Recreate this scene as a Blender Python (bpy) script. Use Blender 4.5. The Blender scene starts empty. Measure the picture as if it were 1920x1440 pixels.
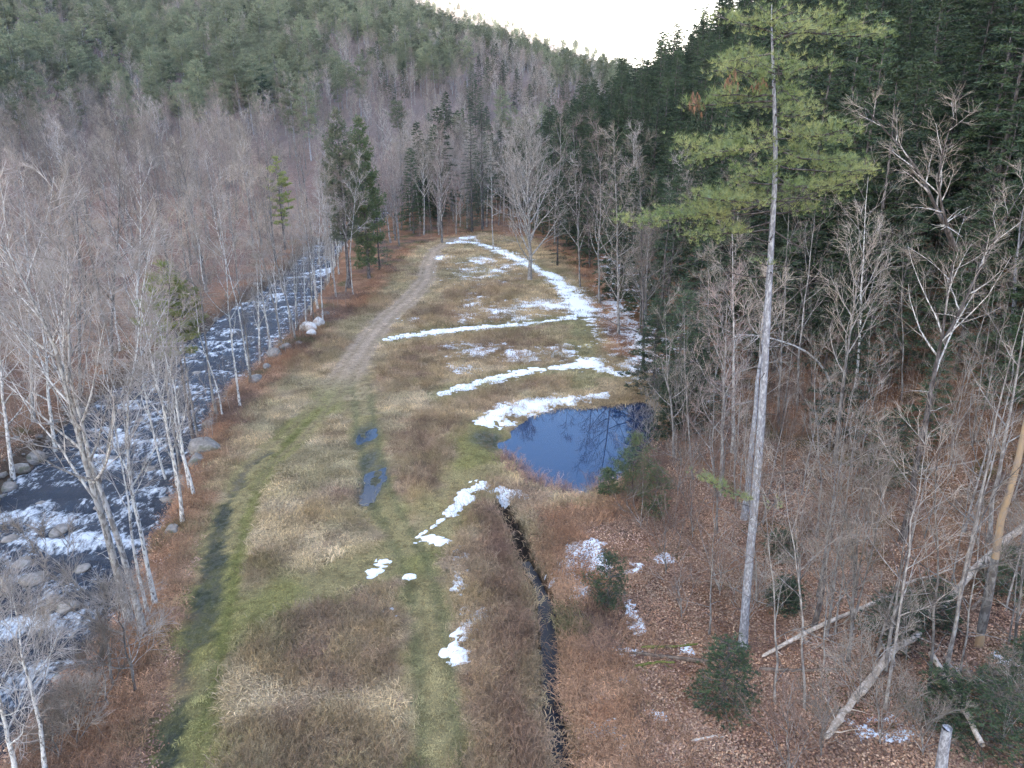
import bpy, math, random
import numpy as np
from math import radians as R, sin, cos, tan, pi, atan2, hypot

# ------------------------------------------------------------------ camera, light, exposure
SC = bpy.context.scene
C = SC.collection
CAMH, PITCH, F = 24.0, R(20.0), 1321.0
cd = bpy.data.cameras.new('camera')
cd.sensor_width = 36.0
cd.lens = 36.0 * F / 1920.0
cd.clip_start, cd.clip_end = 0.5, 9000.0
cam = bpy.data.objects.new('camera', cd)
cam.location = (0, 0, CAMH)
cam.rotation_euler = (pi / 2 - PITCH, 0, 0)
C.objects.link(cam)
SC.camera = cam

SUN_EL, SUN_AZ = R(13.0), R(108.0)          # azimuth measured from +Y towards +X: from the right, slightly behind
w = bpy.data.worlds.new('World'); SC.world = w; w.use_nodes = True
wn, wl = w.node_tree.nodes, w.node_tree.links
wn.clear()
wo = wn.new('ShaderNodeOutputWorld'); bg = wn.new('ShaderNodeBackground')
sky = wn.new('ShaderNodeTexSky'); sky.sky_type = 'NISHITA'; sky.sun_disc = False
sky.sun_elevation = R(28.0); sky.sun_rotation = SUN_AZ
sky.air_density = 1.0; sky.dust_density = 0.2; sky.ozone_density = 4.0
tc = wn.new('ShaderNodeTexCoord')
mp = wn.new('ShaderNodeMapping'); mp.inputs['Scale'].default_value = (1.0, 1.0, 2.6)
nz = wn.new('ShaderNodeTexNoise'); nz.inputs['Scale'].default_value = 2.1; nz.inputs['Detail'].default_value = 6; nz.inputs['Roughness'].default_value = 0.55
rp = wn.new('ShaderNodeValToRGB'); rp.color_ramp.elements[0].position = 0.55; rp.color_ramp.elements[1].position = 0.74
sep = wn.new('ShaderNodeSeparateXYZ')
hr = wn.new('ShaderNodeMapRange'); hr.inputs['From Min'].default_value = 0.10; hr.inputs['From Max'].default_value = 0.30
hr.inputs['To Min'].default_value = 0.85; hr.inputs['To Max'].default_value = 0.0
mx = wn.new('ShaderNodeMath'); mx.operation = 'MAXIMUM'
mixc = wn.new('ShaderNodeMix'); mixc.data_type = 'RGBA'
CLOUD = 19.5
mixc.inputs['B'].default_value = (CLOUD, CLOUD * 0.92, CLOUD * 0.78, 1)
bg.inputs['Strength'].default_value = 0.115
wl.new(tc.outputs['Generated'], mp.inputs['Vector']); wl.new(mp.outputs[0], nz.inputs['Vector'])
wl.new(nz.outputs['Fac'], rp.inputs[0]); wl.new(tc.outputs['Generated'], sep.inputs[0]); wl.new(sep.outputs['Z'], hr.inputs['Value'])
wl.new(rp.outputs[0], mx.inputs[0]); wl.new(hr.outputs[0], mx.inputs[1]); wl.new(mx.outputs[0], mixc.inputs['Factor'])
wl.new(sky.outputs[0], mixc.inputs['A']); wl.new(mixc.outputs['Result'], bg.inputs['Color']); wl.new(bg.outputs[0], wo.inputs[0])

sd = bpy.data.lights.new('sun', 'SUN'); sd.energy = 3.0; sd.angle = R(0.6); sd.color = (1.0, 0.93, 0.84)
so = bpy.data.objects.new('sun', sd); C.objects.link(so)
_d = (-sin(SUN_AZ) * cos(SUN_EL), -cos(SUN_AZ) * cos(SUN_EL), -sin(SUN_EL))
import mathutils
so.rotation_euler = mathutils.Vector(_d).to_track_quat('-Z', 'Y').to_euler()

vs = SC.view_settings
vs.view_transform = 'Standard'; vs.look = 'None'; vs.gamma = 1.0; vs.exposure = 2.6
try: vs.use_curve_mapping = False
except Exception: pass
cy = SC.cycles
cy.max_bounces = 5; cy.diffuse_bounces = 1; cy.glossy_bounces = 2; cy.transmission_bounces = 2; cy.transparent_max_bounces = 4
cy.volume_bounces = 0
cy.use_denoising = True
try: cy.denoising_input_passes = 'RGB_ALBEDO_NORMAL'; cy.denoising_prefilter = 'NONE'
except Exception: pass

# ------------------------------------------------------------------ noise and helpers
def _h(ix, iy, seed):
    n = (ix.astype(np.int64) * 374761393 + iy.astype(np.int64) * 668265263 + seed * 1274126177) & 0xffffffff
    n = ((n ^ (n >> 13)) * 1274126177) & 0xffffffff
    n = (n ^ (n >> 16)) & 0xffffffff
    return n.astype(np.float64) / 4294967295.0
def vnoise(x, y, seed=0):
    x = np.asarray(x, float); y = np.asarray(y, float)
    ix, iy = np.floor(x), np.floor(y)
    fx, fy = x - ix, y - iy
    fx = fx * fx * (3 - 2 * fx); fy = fy * fy * (3 - 2 * fy)
    a = _h(ix, iy, seed); b = _h(ix + 1, iy, seed); c = _h(ix, iy + 1, seed); d = _h(ix + 1, iy + 1, seed)
    return (a * (1 - fx) + b * fx) * (1 - fy) + (c * (1 - fx) + d * fx) * fy
def fbm(x, y, octv=4, seed=0, gain=0.5):
    s, a, t = 0.0, 1.0, 0.0
    for i in range(octv):
        s = s + a * vnoise(x * 2 ** i + 17.3 * i, y * 2 ** i - 9.1 * i, seed + i); t += a; a *= gain
    return s / t
def sstep(a, b, x):
    t = np.clip((x - a) / (b - a), 0, 1); return t * t * (3 - 2 * t)

def ray(u, v):
    a, b = (u - 960) / F, (720 - v) / F
    return np.array([a, cos(PITCH) + sin(PITCH) * b, -sin(PITCH) + cos(PITCH) * b])
def flat(u, v, z=0.0):
    d = ray(u, v); t = (z - CAMH) / d[2]
    return d[0] * t, d[1] * t
def fl(pts, z=0.0): return np.array([flat(u, v, z) for u, v in pts])

def dist_poly(x, y, P, wid=None):
    """distance to a polyline (and interpolated width if given)"""
    best = np.full(x.shape, 1e9); wb = np.zeros(x.shape)
    for i in range(len(P) - 1):
        ax, ay = P[i]; bx, by = P[i + 1]
        dx, dy = bx - ax, by - ay; L = dx * dx + dy * dy + 1e-9
        t = np.clip(((x - ax) * dx + (y - ay) * dy) / L, 0, 1)
        d = np.hypot(x - ax - t * dx, y - ay - t * dy)
        m = d < best
        best = np.where(m, d, best)
        if wid is not None: wb = np.where(m, wid[i] + (wid[i + 1] - wid[i]) * t, wb)
    return (best, wb) if wid is not None else best
def sdist_poly(x, y, P):
    """signed distance to a closed polygon, negative inside"""
    d = dist_poly(x, y, np.vstack([P, P[:1]]))
    ins = np.zeros(x.shape, bool)
    n = len(P); j = n - 1
    for i in range(n):
        xi, yi = P[i]; xj, yj = P[j]
        c = ((yi > y) != (yj > y)) & (x < (xj - xi) * (y - yi) / (yj - yi + 1e-12) + xi)
        ins ^= c; j = i
    return np.where(ins, -d, d)

# ------------------------------------------------------------------ layout of the valley floor (traced on the level meadow)
RIV_Z = -3.0
_re = fl([(60, 1420), (130, 1300), (205, 1180), (255, 1080), (300, 990), (335, 900), (378, 830), (415, 765), (480, 705), (530, 660), (575, 600), (602, 550), (625, 500), (640, 470)], RIV_Z)
_ry = np.concatenate([[-300, -60, 0], _re[:, 1], [260, 330, 420]])
_rx = np.concatenate([[-16, -17, -21], _re[:, 0], [-36, -20, 20]])
def rwid(y): return np.interp(y, [0, 95, 135, 200], [13.0, 12.5, 7.5, 5.0])   # river width
def riv_edge(y): return np.interp(y, _ry, _rx)
MEADOW = fl([(255, 1500), (270, 1440), (300, 1300), (330, 1150), (365, 1000), (400, 880), (450, 800), (520, 710), (600, 630), (695, 570), (735, 515), (780, 465), (830, 448), (900, 436), (1000, 448), (1058, 490), (1105, 545),
             (1120, 600), (1145, 660), (1225, 700), (1260, 770), (1200, 850), (1130, 935), (1000, 960), (1050, 1100), (1065, 1300), (1090, 1500)])
POND = fl([(947, 850), (957, 808), (995, 780), (1060, 768), (1130, 765), (1185, 757), (1216, 756), (1236, 782), (1228, 822), (1202, 858), (1160, 900), (1105, 927), (1050, 924), (1000, 905), (965, 882)], -0.55)
TRACK = fl([(322, 1500), (328, 1440), (350, 1330), (378, 1200), (402, 1100), (425, 1010), (452, 930), (485, 872), (545, 825), (600, 765), (650, 700), (690, 640), (730, 592), (770, 560), (800, 525), (803, 498), (815, 470), (850, 450), (885, 443)])
TRACK_B = fl([(835, 1500), (828, 1440), (818, 1300), (808, 1200), (795, 1110), (770, 1035), (742, 985), (715, 930), (702, 880), (688, 810), (680, 760), (676, 710), (672, 675)])
GREEN_C = fl([(425, 1160), (500, 1125), (620, 1085), (740, 1050), (800, 1010), (845, 950), (880, 880), (905, 825), (915, 800)])
PATH_D = fl([(820, 740), (900, 722), (1000, 697), (1060, 690), (1110, 700), (1160, 705)])
PATH_E = fl([(735, 636), (830, 622), (930, 612), (1000, 605), (1060, 600), (1095, 592)])
PATH_F = fl([(1100, 720), (1098, 660), (1100, 620), (1085, 575), (1062, 545), (1035, 518), (1000, 502), (975, 488), (930, 468), (885, 455), (845, 456)])
PATH_G = fl([(895, 524), (935, 506), (985, 492)])
DITCH = fl([(940, 935), (972, 985), (985, 1035), (1008, 1075), (1022, 1110), (1027, 1160), (1032, 1220), (1034, 1280), (1038, 1340), (1052, 1395), (1068, 1500)])
WETL = fl([(280, 1520), (303, 1440), (328, 1335), (352, 1230), (378, 1160), (396, 1090), (408, 1010), (428, 940), (458, 888), (500, 850)]); WETW = [.45, .5, .5, .6, 1.0, 1.0, .65, .5, .4, .25]
RUT2 = fl([(375, 1380), (398, 1290), (420, 1190), (445, 1060), (466, 960), (494, 890), (530, 842), (580, 790)]); RUTW = [.15, .2, .3, .3, .35, .35, .25, .15]
# wet hollows in the tracks: centre px, half sizes px
def _blob(u, v, ru, rv):
    x, y = flat(u, v); x1, _ = flat(u + ru, v); _, y1 = flat(u, v - rv)
    return (x, y, abs(x1 - x), abs(y1 - y))
PUD = [_blob(697, 905, 27, 38), _blob(686, 815, 22, 22), _blob(915, 820, 32, 15), _blob(692, 862, 16, 20)]
BROWN = [_blob(*b) for b in [(640, 1200, 150, 70), (560, 1400, 130, 60), (700, 1420, 90, 60), (480, 1070, 45, 30), (830, 840, 80, 70), (800, 920, 70, 60), (800, 665, 60, 22), (770, 700, 60, 30), (860, 595, 90, 22),
         (900, 555, 60, 20), (950, 650, 90, 30), (960, 1100, 80, 110), (950, 1250, 75, 120), (940, 1420, 70, 90), (1000, 720, 80, 12), (900, 750, 60, 18), (580, 660, 60, 30), (690, 570, 60, 16), (930, 1010, 75, 40), (640, 960, 60, 20), (760, 1110, 50, 25)]]

def blobm(x, y, B, soft=1.0):
    m = np.zeros(x.shape)
    for (bx, by, rx, ry) in B:
        q = np.hypot((x - bx) / rx, (y - by) / ry)
        m = np.maximum(m, 1 - sstep(1 - 0.5 * soft, 1 + 0.6 * soft, q))
    return m

_AZ = np.array([-60, -20, -12, -9, -5.2, -2.6, 0, 1.7, 3.9, 5.6, 9, 30]); _EL = np.array([17, 14, 10.5, 8.2, 6.3, 5.5, 4.9, 4.3, 3.3, 2.7, 2.2, 2.0])
_TY = np.array([-300, 0, 60, 100, 170, 220, 280, 400, 600, 1200]); _TX = np.array([20, 20, 21, 18, 15, 3, 0, 28, 80, 260])
def hill_h(x, y):
    e = riv_edge(y)
    s = (e - rwid(y)) - x
    hl = 0.03 * np.clip(s, 0, None) + 0.19 * (np.sqrt((s - 75) ** 2 + 40 ** 2) + (s - 75)) - 0.19 * (np.sqrt(75 ** 2 + 40 ** 2) - 75)
    hl = np.where(s > 0, hl, 0)
    q = y - (250 + 0.45 * np.clip(x, -100, 400))
    hc = 0.13 * (np.sqrt(q ** 2 + 60 ** 2) + q) * sstep(0, 60, y)
    hlc = np.maximum(hl, hc)
    r = np.hypot(x, y)
    az = np.degrees(np.arctan2(x, np.maximum(y, 1e-3)))
    cap = CAMH + np.minimum(r, 720) * np.tan(np.radians(np.interp(az, _AZ, _EL))) 
    capf = np.where((y > 120), cap, 300)
    bump = (fbm(x / 60, y / 60, 3, 5) - 0.5) * 10 * sstep(250, 600, r)
    hlc = -np.log(np.exp(-hlc / 12) + np.exp(-(capf) / 12)) * 12 + bump
    hlc = hlc * sstep(0, 30, np.maximum(hlc, s)) 
    hlc = np.maximum(hlc, 0)
    t = x - np.interp(y, _TY, _TX)
    hr_ = 0.34 * (np.sqrt((t - 8) ** 2 + 9 ** 2) + (t - 8)) - 0.34 * (np.sqrt(8 ** 2 + 9 ** 2) - 8)
    hr_ = np.where(t > 0, np.maximum(hr_, 0), 0)
    hr_ = -np.log(np.exp(-hr_ / 40) + np.exp(-400.0 / 40)) * 40
    hr_ = np.maximum(hr_, 0)
    hr_ = hr_ * (1 - sstep(700, 1100, y)) 
    return hlc, hr_
def height(x, y):
    x = np.asarray(x, float); y = np.asarray(y, float)
    hl, hr_ = hill_h(x, y)
    z = np.maximum(hl, hr_)
    z = z + (fbm(x / 7, y / 7, 4, 11) - 0.5) * 0.35 + (fbm(x / 1.3, y / 1.3, 3, 12) - 0.5) * 0.12
    # river trench
    e = riv_edge(y) + (fbm(x * 0 + 3, y / 6, 3, 21) - 0.5) * 2.2
    d = x - e
    fall = -3.9 * (1 - sstep(-1.2, 2.8, d))
    RW = rwid(y); back = sstep(-.5, 3.0, -d - RW) * 2.4
    z = z + fall + back + np.where(d < -RW, (fbm(x / 3, y / 3, 3, 31) - .5) * 1.0, 0)
    # pond bowl
    near = (y > 38) & (y < 70) & (x > -8) & (x < 25)
    sp = np.full(x.shape, 99.0)
    if near.any(): sp[near] = sdist_poly(x[near], y[near], POND) + (fbm(x[near] / 1.1, y[near] / 1.1, 3, 61) - .5) * .9
    z = z - 0.60 * (1 - sstep(-0.1, 2.6, sp)) - 0.9 * (1 - sstep(-3, 0.2, sp)) 
    z = np.where(sp < 2.5, np.where(sp < 0, np.minimum(z, -0.62 + 0.05 * sp), z), z)
    nm = (x > -45) & (x < 30) & (y > 12) & (y < 180)
    if nm.any():
        X, Y = x[nm], y[nm]; Z = z[nm]
        Z = Z - 0.85 * (1 - sstep(0.30, 1.0, dist_poly(X, Y, DITCH) + (fbm(X / .8, Y / .8, 2, 41) - .5) * .4))
        d_, w_ = dist_poly(X, Y, WETL, WETW); Z = Z - .12 * (1 - sstep(.6, 1.2, d_ / np.maximum(w_, .1)))
        d_, w_ = dist_poly(X, Y, RUT2, RUTW); Z = Z - .10 * (1 - sstep(.6, 1.2, d_ / np.maximum(w_, .1)))
        Z = Z - .06 * (1 - sstep(0.05, 0.4, np.abs(dist_poly(X, Y, TRACK_B) - 0.78)))
        Z = Z - 0.15 * blobm(X, Y, PUD)
        z = z.copy(); z[nm] = Z
    return z
def hz(x, y): return float(height(np.array([x]), np.array([y]))[0])
_tt = np.concatenate([np.arange(14, 120, 0.25), np.arange(120, 900, 1.0)])
def ground_at(u, v):
    d = ray(u, v)
    X, Y, Z = d[0] * _tt, d[1] * _tt, CAMH + d[2] * _tt
    g = height(X, Y)
    k = np.argmax(Z < g)
    if not (Z < g).any(): k = len(_tt) - 1
    return np.array([X[k], Y[k], g[k]])
def at_depth(u, v, y):
    d = ray(u, v); t = y / d[1]
    return np.array([d[0] * t, y, CAMH + d[2] * t])

# ------------------------------------------------------------------ ground colour (what things are made of, no light in it)
def lerp(a, b, m): return a * (1 - m[..., None]) + np.asarray(b) * m[..., None]
def rut_mask(x, y, n2=None, n3=None):
    if n2 is None: n2 = fbm(x / 1.6, y / 1.6, 3, 52); n3 = fbm(x / .5, y / .5, 2, 53)
    d, w_ = dist_poly(x, y, WETL, WETW); a = 1 - sstep(.65, 1.15, (d + (n3 - .5) * .9 + (n2 - .5) * .9) / np.maximum(w_ * .9, .1)); a = a * (.72 + .28 * sstep(.36, .56, fbm(x / .9, y / 1.6, 3, 65)))
    d, w_ = dist_poly(x, y, RUT2, RUTW); b = 1 - sstep(.75, 1.3, (d + (n3 - .5) * .6) / np.maximum(w_, .1))
    return a, b
def ground_col(x, y):
    n1 = fbm(x / 5, y / 5, 4, 51); n2 = fbm(x / 1.6, y / 1.6, 3, 52); n3 = fbm(x / .5, y / .5, 2, 53); n4 = fbm(x / 14, y / 14, 3, 54)
    col = np.zeros(x.shape + (3,)) + np.array([0.385, 0.275, 0.150])
    col = lerp(col, [0.465, 0.350, 0.210], sstep(.45, .7, n2))
    col = lerp(col, [0.235, 0.210, 0.110], sstep(.48, .62, n1) * .5)
    br = np.maximum(blobm(x + (n1 - .5) * 5, y + (n4 - .5) * 7, BROWN, 1.6) * sstep(.36, .58, n1 * .5 + n2 * .5), sstep(.56, .68, n4 * .6 + n2 * .4) * .9) * (1 - .55 * sstep(.5, .66, fbm(x / .9, y / .9, 3, 59)))
    col = lerp(col, [0.295, 0.185, 0.125], br * .7)
    col = lerp(col, [0.175, 0.105, 0.078], br * sstep(.50, .66, fbm(x / 1.1, y / .8, 4, 63, .6)) * .7)
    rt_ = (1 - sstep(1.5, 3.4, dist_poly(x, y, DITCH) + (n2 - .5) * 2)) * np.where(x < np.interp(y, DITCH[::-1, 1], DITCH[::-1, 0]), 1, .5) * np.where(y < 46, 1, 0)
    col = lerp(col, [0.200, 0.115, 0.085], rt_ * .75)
    col = lerp(col, [0.170, 0.115, 0.085], sstep(.56, .70, fbm(x / .8, y / .5, 3, 64, .6)) * .45)
    g = 1 - sstep(1.0, 2.2, dist_poly(x, y, TRACK) + (n2 - .5) * 1.6)
    g2 = (1 - sstep(0.8, 1.7, dist_poly(x, y, TRACK_B) + (n2 - .5) * 1.6)) * np.where(y > 58, .25, 1)
    g3 = 1 - sstep(0.8, 3.0, dist_poly(x, y, GREEN_C) + (n2 - .5) * 2.5)
    far = sstep(58, 75, y)
    col = lerp(col, [0.300, 0.248, 0.112], np.maximum(g * (1 - far), np.maximum(g2, g3)) * .85)
    col = lerp(col, [0.245, 0.222, 0.078], np.maximum(g3 * sstep(.5, .62, n1), g * (1 - far) * sstep(.45, .6, n1)) * .8)
    dm = far * (1 - sstep(1.3, 2.4, dist_poly(x, y, TRACK) + (n2 - .5) * 1.2))
    col = lerp(col, [0.430, 0.325, 0.235], dm * .95)
    gd = 1 - sstep(1.0, 2.4, np.minimum(dist_poly(x, y, PATH_D), np.minimum(dist_poly(x, y, PATH_E), dist_poly(x, y, PATH_F))) + (n2 - .5) * 2)
    col = lerp(col, [0.215, 0.210, 0.095], gd * .6)
    # wheel ruts: one broad wet one, one fainter green one
    ruts = rut_mask(x, y, n2, n3)
    col = lerp(col, [0.170, 0.168, 0.052], ruts[1] * .75)
    col = lerp(col, [0.050, 0.058, 0.038], ruts[0] * .92)
    dd = dist_poly(x, y, TRACK_B); ru = (1 - sstep(.12, .42, np.abs(dd - .75) + (n3 - .5) * .35 + (n2 - .5) * .6)) * (1 - far)
    col = lerp(col, [0.150, 0.150, 0.070], ru * .6)
    dd = dist_poly(x, y, TRACK); ru = (1 - sstep(.12, .42, np.abs(dd - .78) + (n3 - .5) * .35)) * np.where(y > 44, 1, 0)
    col = lerp(col, [0.270, 0.205, 0.120], ru * .5)
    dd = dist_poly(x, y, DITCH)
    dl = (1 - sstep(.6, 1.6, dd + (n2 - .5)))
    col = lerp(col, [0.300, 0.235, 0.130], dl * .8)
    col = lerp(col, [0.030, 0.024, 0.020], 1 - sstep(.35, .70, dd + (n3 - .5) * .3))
    dp = blobm(x, y, PUD)
    col = lerp(col, [0.055, 0.065, 0.050], dp * .8)
    m = np.full(x.shape, 9.0); nm = (np.abs(x) < 60) & (y > 10) & (y < 190)
    m[nm] = sdist_poly(x[nm], y[nm], MEADOW)
    lit = sstep(-.8, 1.0, m + (n2 - .5) * 3.0)
    lc = np.zeros_like(col) + np.array([0.285, 0.145, 0.080])
    lc = lerp(lc, [0.360, 0.205, 0.120], sstep(.45, .65, n2)); lc = lerp(lc, [0.160, 0.100, 0.075], sstep(.52, .68, n1))
    lc = lerp(lc, [0.085, 0.100, 0.035], sstep(.62, .72, fbm(x / 3, y / 3, 3, 57)) * .7)
    lft = sstep(0, 14, riv_edge(y) - rwid(y) - x)
    lc = lerp(lc, [0.280, 0.185, 0.150], lft * .7)
    lc = lerp(lc, [0.380, 0.275, 0.195], lft * sstep(.5, .62, fbm(x / 12, y / 12, 3, 58)) * .8)
    col = lerp(col, lc, lit)
    d = x - riv_edge(y)
    rk = sstep(-3.4, -1.5, d + rwid(y)) * (1 - sstep(0.2, 2.2, d + (n2 - .5) * 2))
    col = lerp(col, [0.110, 0.090, 0.070], rk * .85)
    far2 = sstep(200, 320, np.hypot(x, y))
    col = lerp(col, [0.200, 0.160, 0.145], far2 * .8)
    v = (.82 + .36 * n3)[..., None]
    return col * v

# ------------------------------------------------------------------ materials
def new_mat(name):
    m = bpy.data.materials.new(name); m.use_nodes = True
    return m, m.node_tree.nodes, m.node_tree.links, m.node_tree.nodes['Principled BSDF']
def mixrgb(N, L, a, b, fac, mode='MIX'):
    n = N.new('ShaderNodeMix'); n.data_type = 'RGBA'; n.blend_type = mode
    for s, k in ((a, 'A'), (b, 'B'), (fac, 'Factor')):
        if isinstance(s, (tuple, list)): n.inputs[k].default_value = (*s[:3], 1)
        elif isinstance(s, (int, float)): n.inputs[k].default_value = s
        else: L.new(s, n.inputs[k])
    return n.outputs['Result']
def noise(N, L, scale, detail=3, vec=None, rough=.55):
    n = N.new('ShaderNodeTexNoise'); n.inputs['Scale'].default_value = scale; n.inputs['Detail'].default_value = detail; n.inputs['Roughness'].default_value = rough
    if vec is not None: L.new(vec, n.inputs['Vector'])
    return n.outputs['Fac']
def ramp(N, L, src, a, b):
    n = N.new('ShaderNodeMapRange'); n.interpolation_type = 'SMOOTHSTEP'
    n.inputs['From Min'].default_value = a; n.inputs['From Max'].default_value = b
    L.new(src, n.inputs['Value']); return n.outputs[0]
def coords(N, L, which='Object', scale=None):
    t = N.new('ShaderNodeTexCoord'); o = t.outputs[which]
    if scale:
        m = N.new('ShaderNodeMapping'); m.inputs['Scale'].default_value = scale; L.new(o, m.inputs['Vector']); o = m.outputs[0]
    return o
def add_bump(N, L, p, h, strength, dist):
    b = N.new('ShaderNodeBump'); b.inputs['Strength'].default_value = strength; b.inputs['Distance'].default_value = dist
    L.new(h, b.inputs['Height']); L.new(b.outputs[0], p.inputs['Normal'])

def mat_ground():
    m, N, L, p = new_mat('ground_cover')
    a = N.new('ShaderNodeAttribute'); a.attribute_name = 'col'
    o = coords(N, L)
    f1 = noise(N, L, 9.0, 4, o, .7); f2 = noise(N, L, 2.2, 3, o)
    st = coords(N, L, 'Object', (4, 1.2, 4)); f3 = noise(N, L, 6.0, 3, st, .7)
    c = mixrgb(N, L, a.outputs['Color'], (1.9, 1.75, 1.55), ramp(N, L, f1, .50, .68), 'MULTIPLY')
    c = mixrgb(N, L, c, (.42, .40, .38), ramp(N, L, f3, .52, .70), 'MULTIPLY')
    c = mixrgb(N, L, c, (.75, .72, .70), ramp(N, L, f2, .5, .65), 'MULTIPLY')
    L.new(c, p.inputs['Base Color']); wt = N.new('ShaderNodeAttribute'); wt.attribute_name = 'wet'
    wk = N.new('ShaderNodeMath'); wk.operation = 'MULTIPLY'; L.new(wt.outputs['Fac'], wk.inputs[0]); L.new(ramp(N, L, f2, .40, .58), wk.inputs[1])
    for nm_, a_, b_ in (('Roughness', .95, .32), ('Specular IOR Level', .12, .35)):
        q = N.new('ShaderNodeMapRange'); L.new(wk.outputs[0], q.inputs['Value']); q.inputs['To Min'].default_value = a_; q.inputs['To Max'].default_value = b_; L.new(q.outputs[0], p.inputs[nm_])
    add_bump(N, L, p, f1, 1.0, .18)
    return m
def mat_blade(name, gain=1.0):
    m, N, L, p = new_mat(name)
    a = N.new('ShaderNodeAttribute'); a.attribute_type = 'INSTANCER'; a.attribute_name = 'icol'
    oi = N.new('ShaderNodeObjectInfo')
    o = coords(N, L)
    f = noise(N, L, 7.0, 2, o)
    c = mixrgb(N, L, a.outputs['Color'], (1.5 * gain, 1.45 * gain, 1.35 * gain), ramp(N, L, f, .35, .7), 'MULTIPLY')
    L.new(c, p.inputs['Base Color']); p.inputs['Roughness'].default_value = .8; p.inputs['Specular IOR Level'].default_value = .2
    return m
def mat_bark(name, c1, c2, scale=6.0, lo=.42, hi=.6, c3=None, var=.42):
    m, N, L, p = new_mat(name)
    o = coords(N, L); st = coords(N, L, 'Object', (1, 1, .35))
    f = noise(N, L, scale, 4, st, .65)
    c = mixrgb(N, L, c1, c2, ramp(N, L, f, lo, hi))
    if c3: c = mixrgb(N, L, c, c3, ramp(N, L, noise(N, L, 1.3, 3, o), .55, .68))
    oi = N.new('ShaderNodeObjectInfo')
    v = N.new('ShaderNodeMapRange'); v.inputs['To Min'].default_value = 1 - var; v.inputs['To Max'].default_value = 1 + var * .6
    L.new(oi.outputs['Random'], v.inputs['Value'])
    vm = N.new('ShaderNodeVectorMath'); vm.operation = 'SCALE'; L.new(c, vm.inputs[0]); L.new(v.outputs[0], vm.inputs['Scale'])
    L.new(vm.outputs[0], p.inputs['Base Color']); p.inputs['Roughness'].default_value = .9; p.inputs['Specular IOR Level'].default_value = .15
    add_bump(N, L, p, f, .6, .03)
    return m
def mat_leaf(name, cs, scale=1.2, var=.3):
    """cs = two or three colours that vary through the crown"""
    m, N, L, p = new_mat(name)
    o = coords(N, L)
    f = noise(N, L, scale, 3, o, .6); g = noise(N, L, scale * 7, 2, o, .6)
    c = mixrgb(N, L, cs[0], cs[1], ramp(N, L, f, .38, .62))
    if len(cs) > 2: c = mixrgb(N, L, c, cs[2], ramp(N, L, g, .5, .68))
    oi = N.new('ShaderNodeObjectInfo')
    v = N.new('ShaderNodeMapRange'); v.inputs['To Min'].default_value = 1 - var; v.inputs['To Max'].default_value = 1 + var
    L.new(oi.outputs['Random'], v.inputs['Value'])
    vm = N.new('ShaderNodeVectorMath'); vm.operation = 'SCALE'; L.new(c, vm.inputs[0]); L.new(v.outputs[0], vm.inputs['Scale'])
    L.new(vm.outputs[0], p.inputs['Base Color']); p.inputs['Roughness'].default_value = .65; p.inputs['Specular IOR Level'].default_value = .3
    return m

M = {}
M['ground'] = mat_ground()
M['blade'] = mat_blade('dry_grass'); M['stalk'] = mat_blade('dry_stalks', .9)
M['bark_grey'] = mat_bark('bark_grey', (.20, .175, .155), (.40, .37, .33), 5, c3=(.14, .12, .105))
M['bark_pale'] = mat_bark('bark_pale', (.26, .23, .20), (.68, .64, .58), 7, .42, .54, c3=(.38, .34, .30))
M['bark_birch'] = mat_bark('bark_birch', (.74, .71, .65), (.20, .18, .16), 9, .50, .60, var=.15)
M['bark_dark'] = mat_bark('bark_dark', (.085, .07, .062), (.20, .175, .16), 5)
M['bark_pine'] = mat_bark('bark_pine', (.24, .235, .245), (.50, .50, .51), 12, .42, .64, c3=(.28, .27, .28), var=.1)
M['twig_grey'] = mat_bark('twig_grey', (.29, .24, .185), (.49, .41, .335), 2, var=.4)
M['twig_mauve'] = mat_bark('twig_mauve', (.29, .215, .18), (.46, .355, .31), 2, var=.4)
M['twig_pale'] = mat_bark('twig_pale', (.38, .325, .275), (.58, .51, .45), 2, var=.25)
M['twig_red'] = mat_bark('twig_red', (.20, .125, .095), (.33, .23, .175), 2, var=.3)
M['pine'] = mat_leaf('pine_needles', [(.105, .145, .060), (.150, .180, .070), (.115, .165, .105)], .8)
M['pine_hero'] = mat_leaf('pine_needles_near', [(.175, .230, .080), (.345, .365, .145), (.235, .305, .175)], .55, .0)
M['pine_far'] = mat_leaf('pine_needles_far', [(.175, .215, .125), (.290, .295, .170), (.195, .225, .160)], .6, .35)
M['pine_young'] = mat_leaf('pine_needles_young', [(.250, .300, .080), (.380, .380, .110), (.220, .290, .100)], .9, .2)
M['hemlock'] = mat_leaf('hemlock_needles', [(.040, .066, .034), (.080, .112, .048), (.050, .078, .048)], .9, .35)
M['brown_cluster'] = mat_leaf('dead_needles', [(.22, .12, .07), (.32, .18, .11)], 3, .2)
M['beech_leaf'] = mat_leaf('withered_leaves', [(.42, .22, .12), (.50, .31, .18)], 3, .2)
M['log'] = mat_bark('log_weathered', (.52, .41, .31), (.76, .64, .53), 6, c3=(.34, .26, .20), var=.2)
M['log_dark'] = mat_bark('log_dark', (.16, .115, .085), (.28, .21, .16), 4, var=.2)
M['log_moss'] = mat_bark('log_mossy', (.13, .15, .035), (.20, .20, .06), 6, c3=(.14, .10, .07), var=.1)
M['bark_orange'] = mat_bark('bark_stripped', (.48, .33, .19), (.38, .28, .19), 3, c3=(.20, .175, .165), var=.1)
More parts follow.
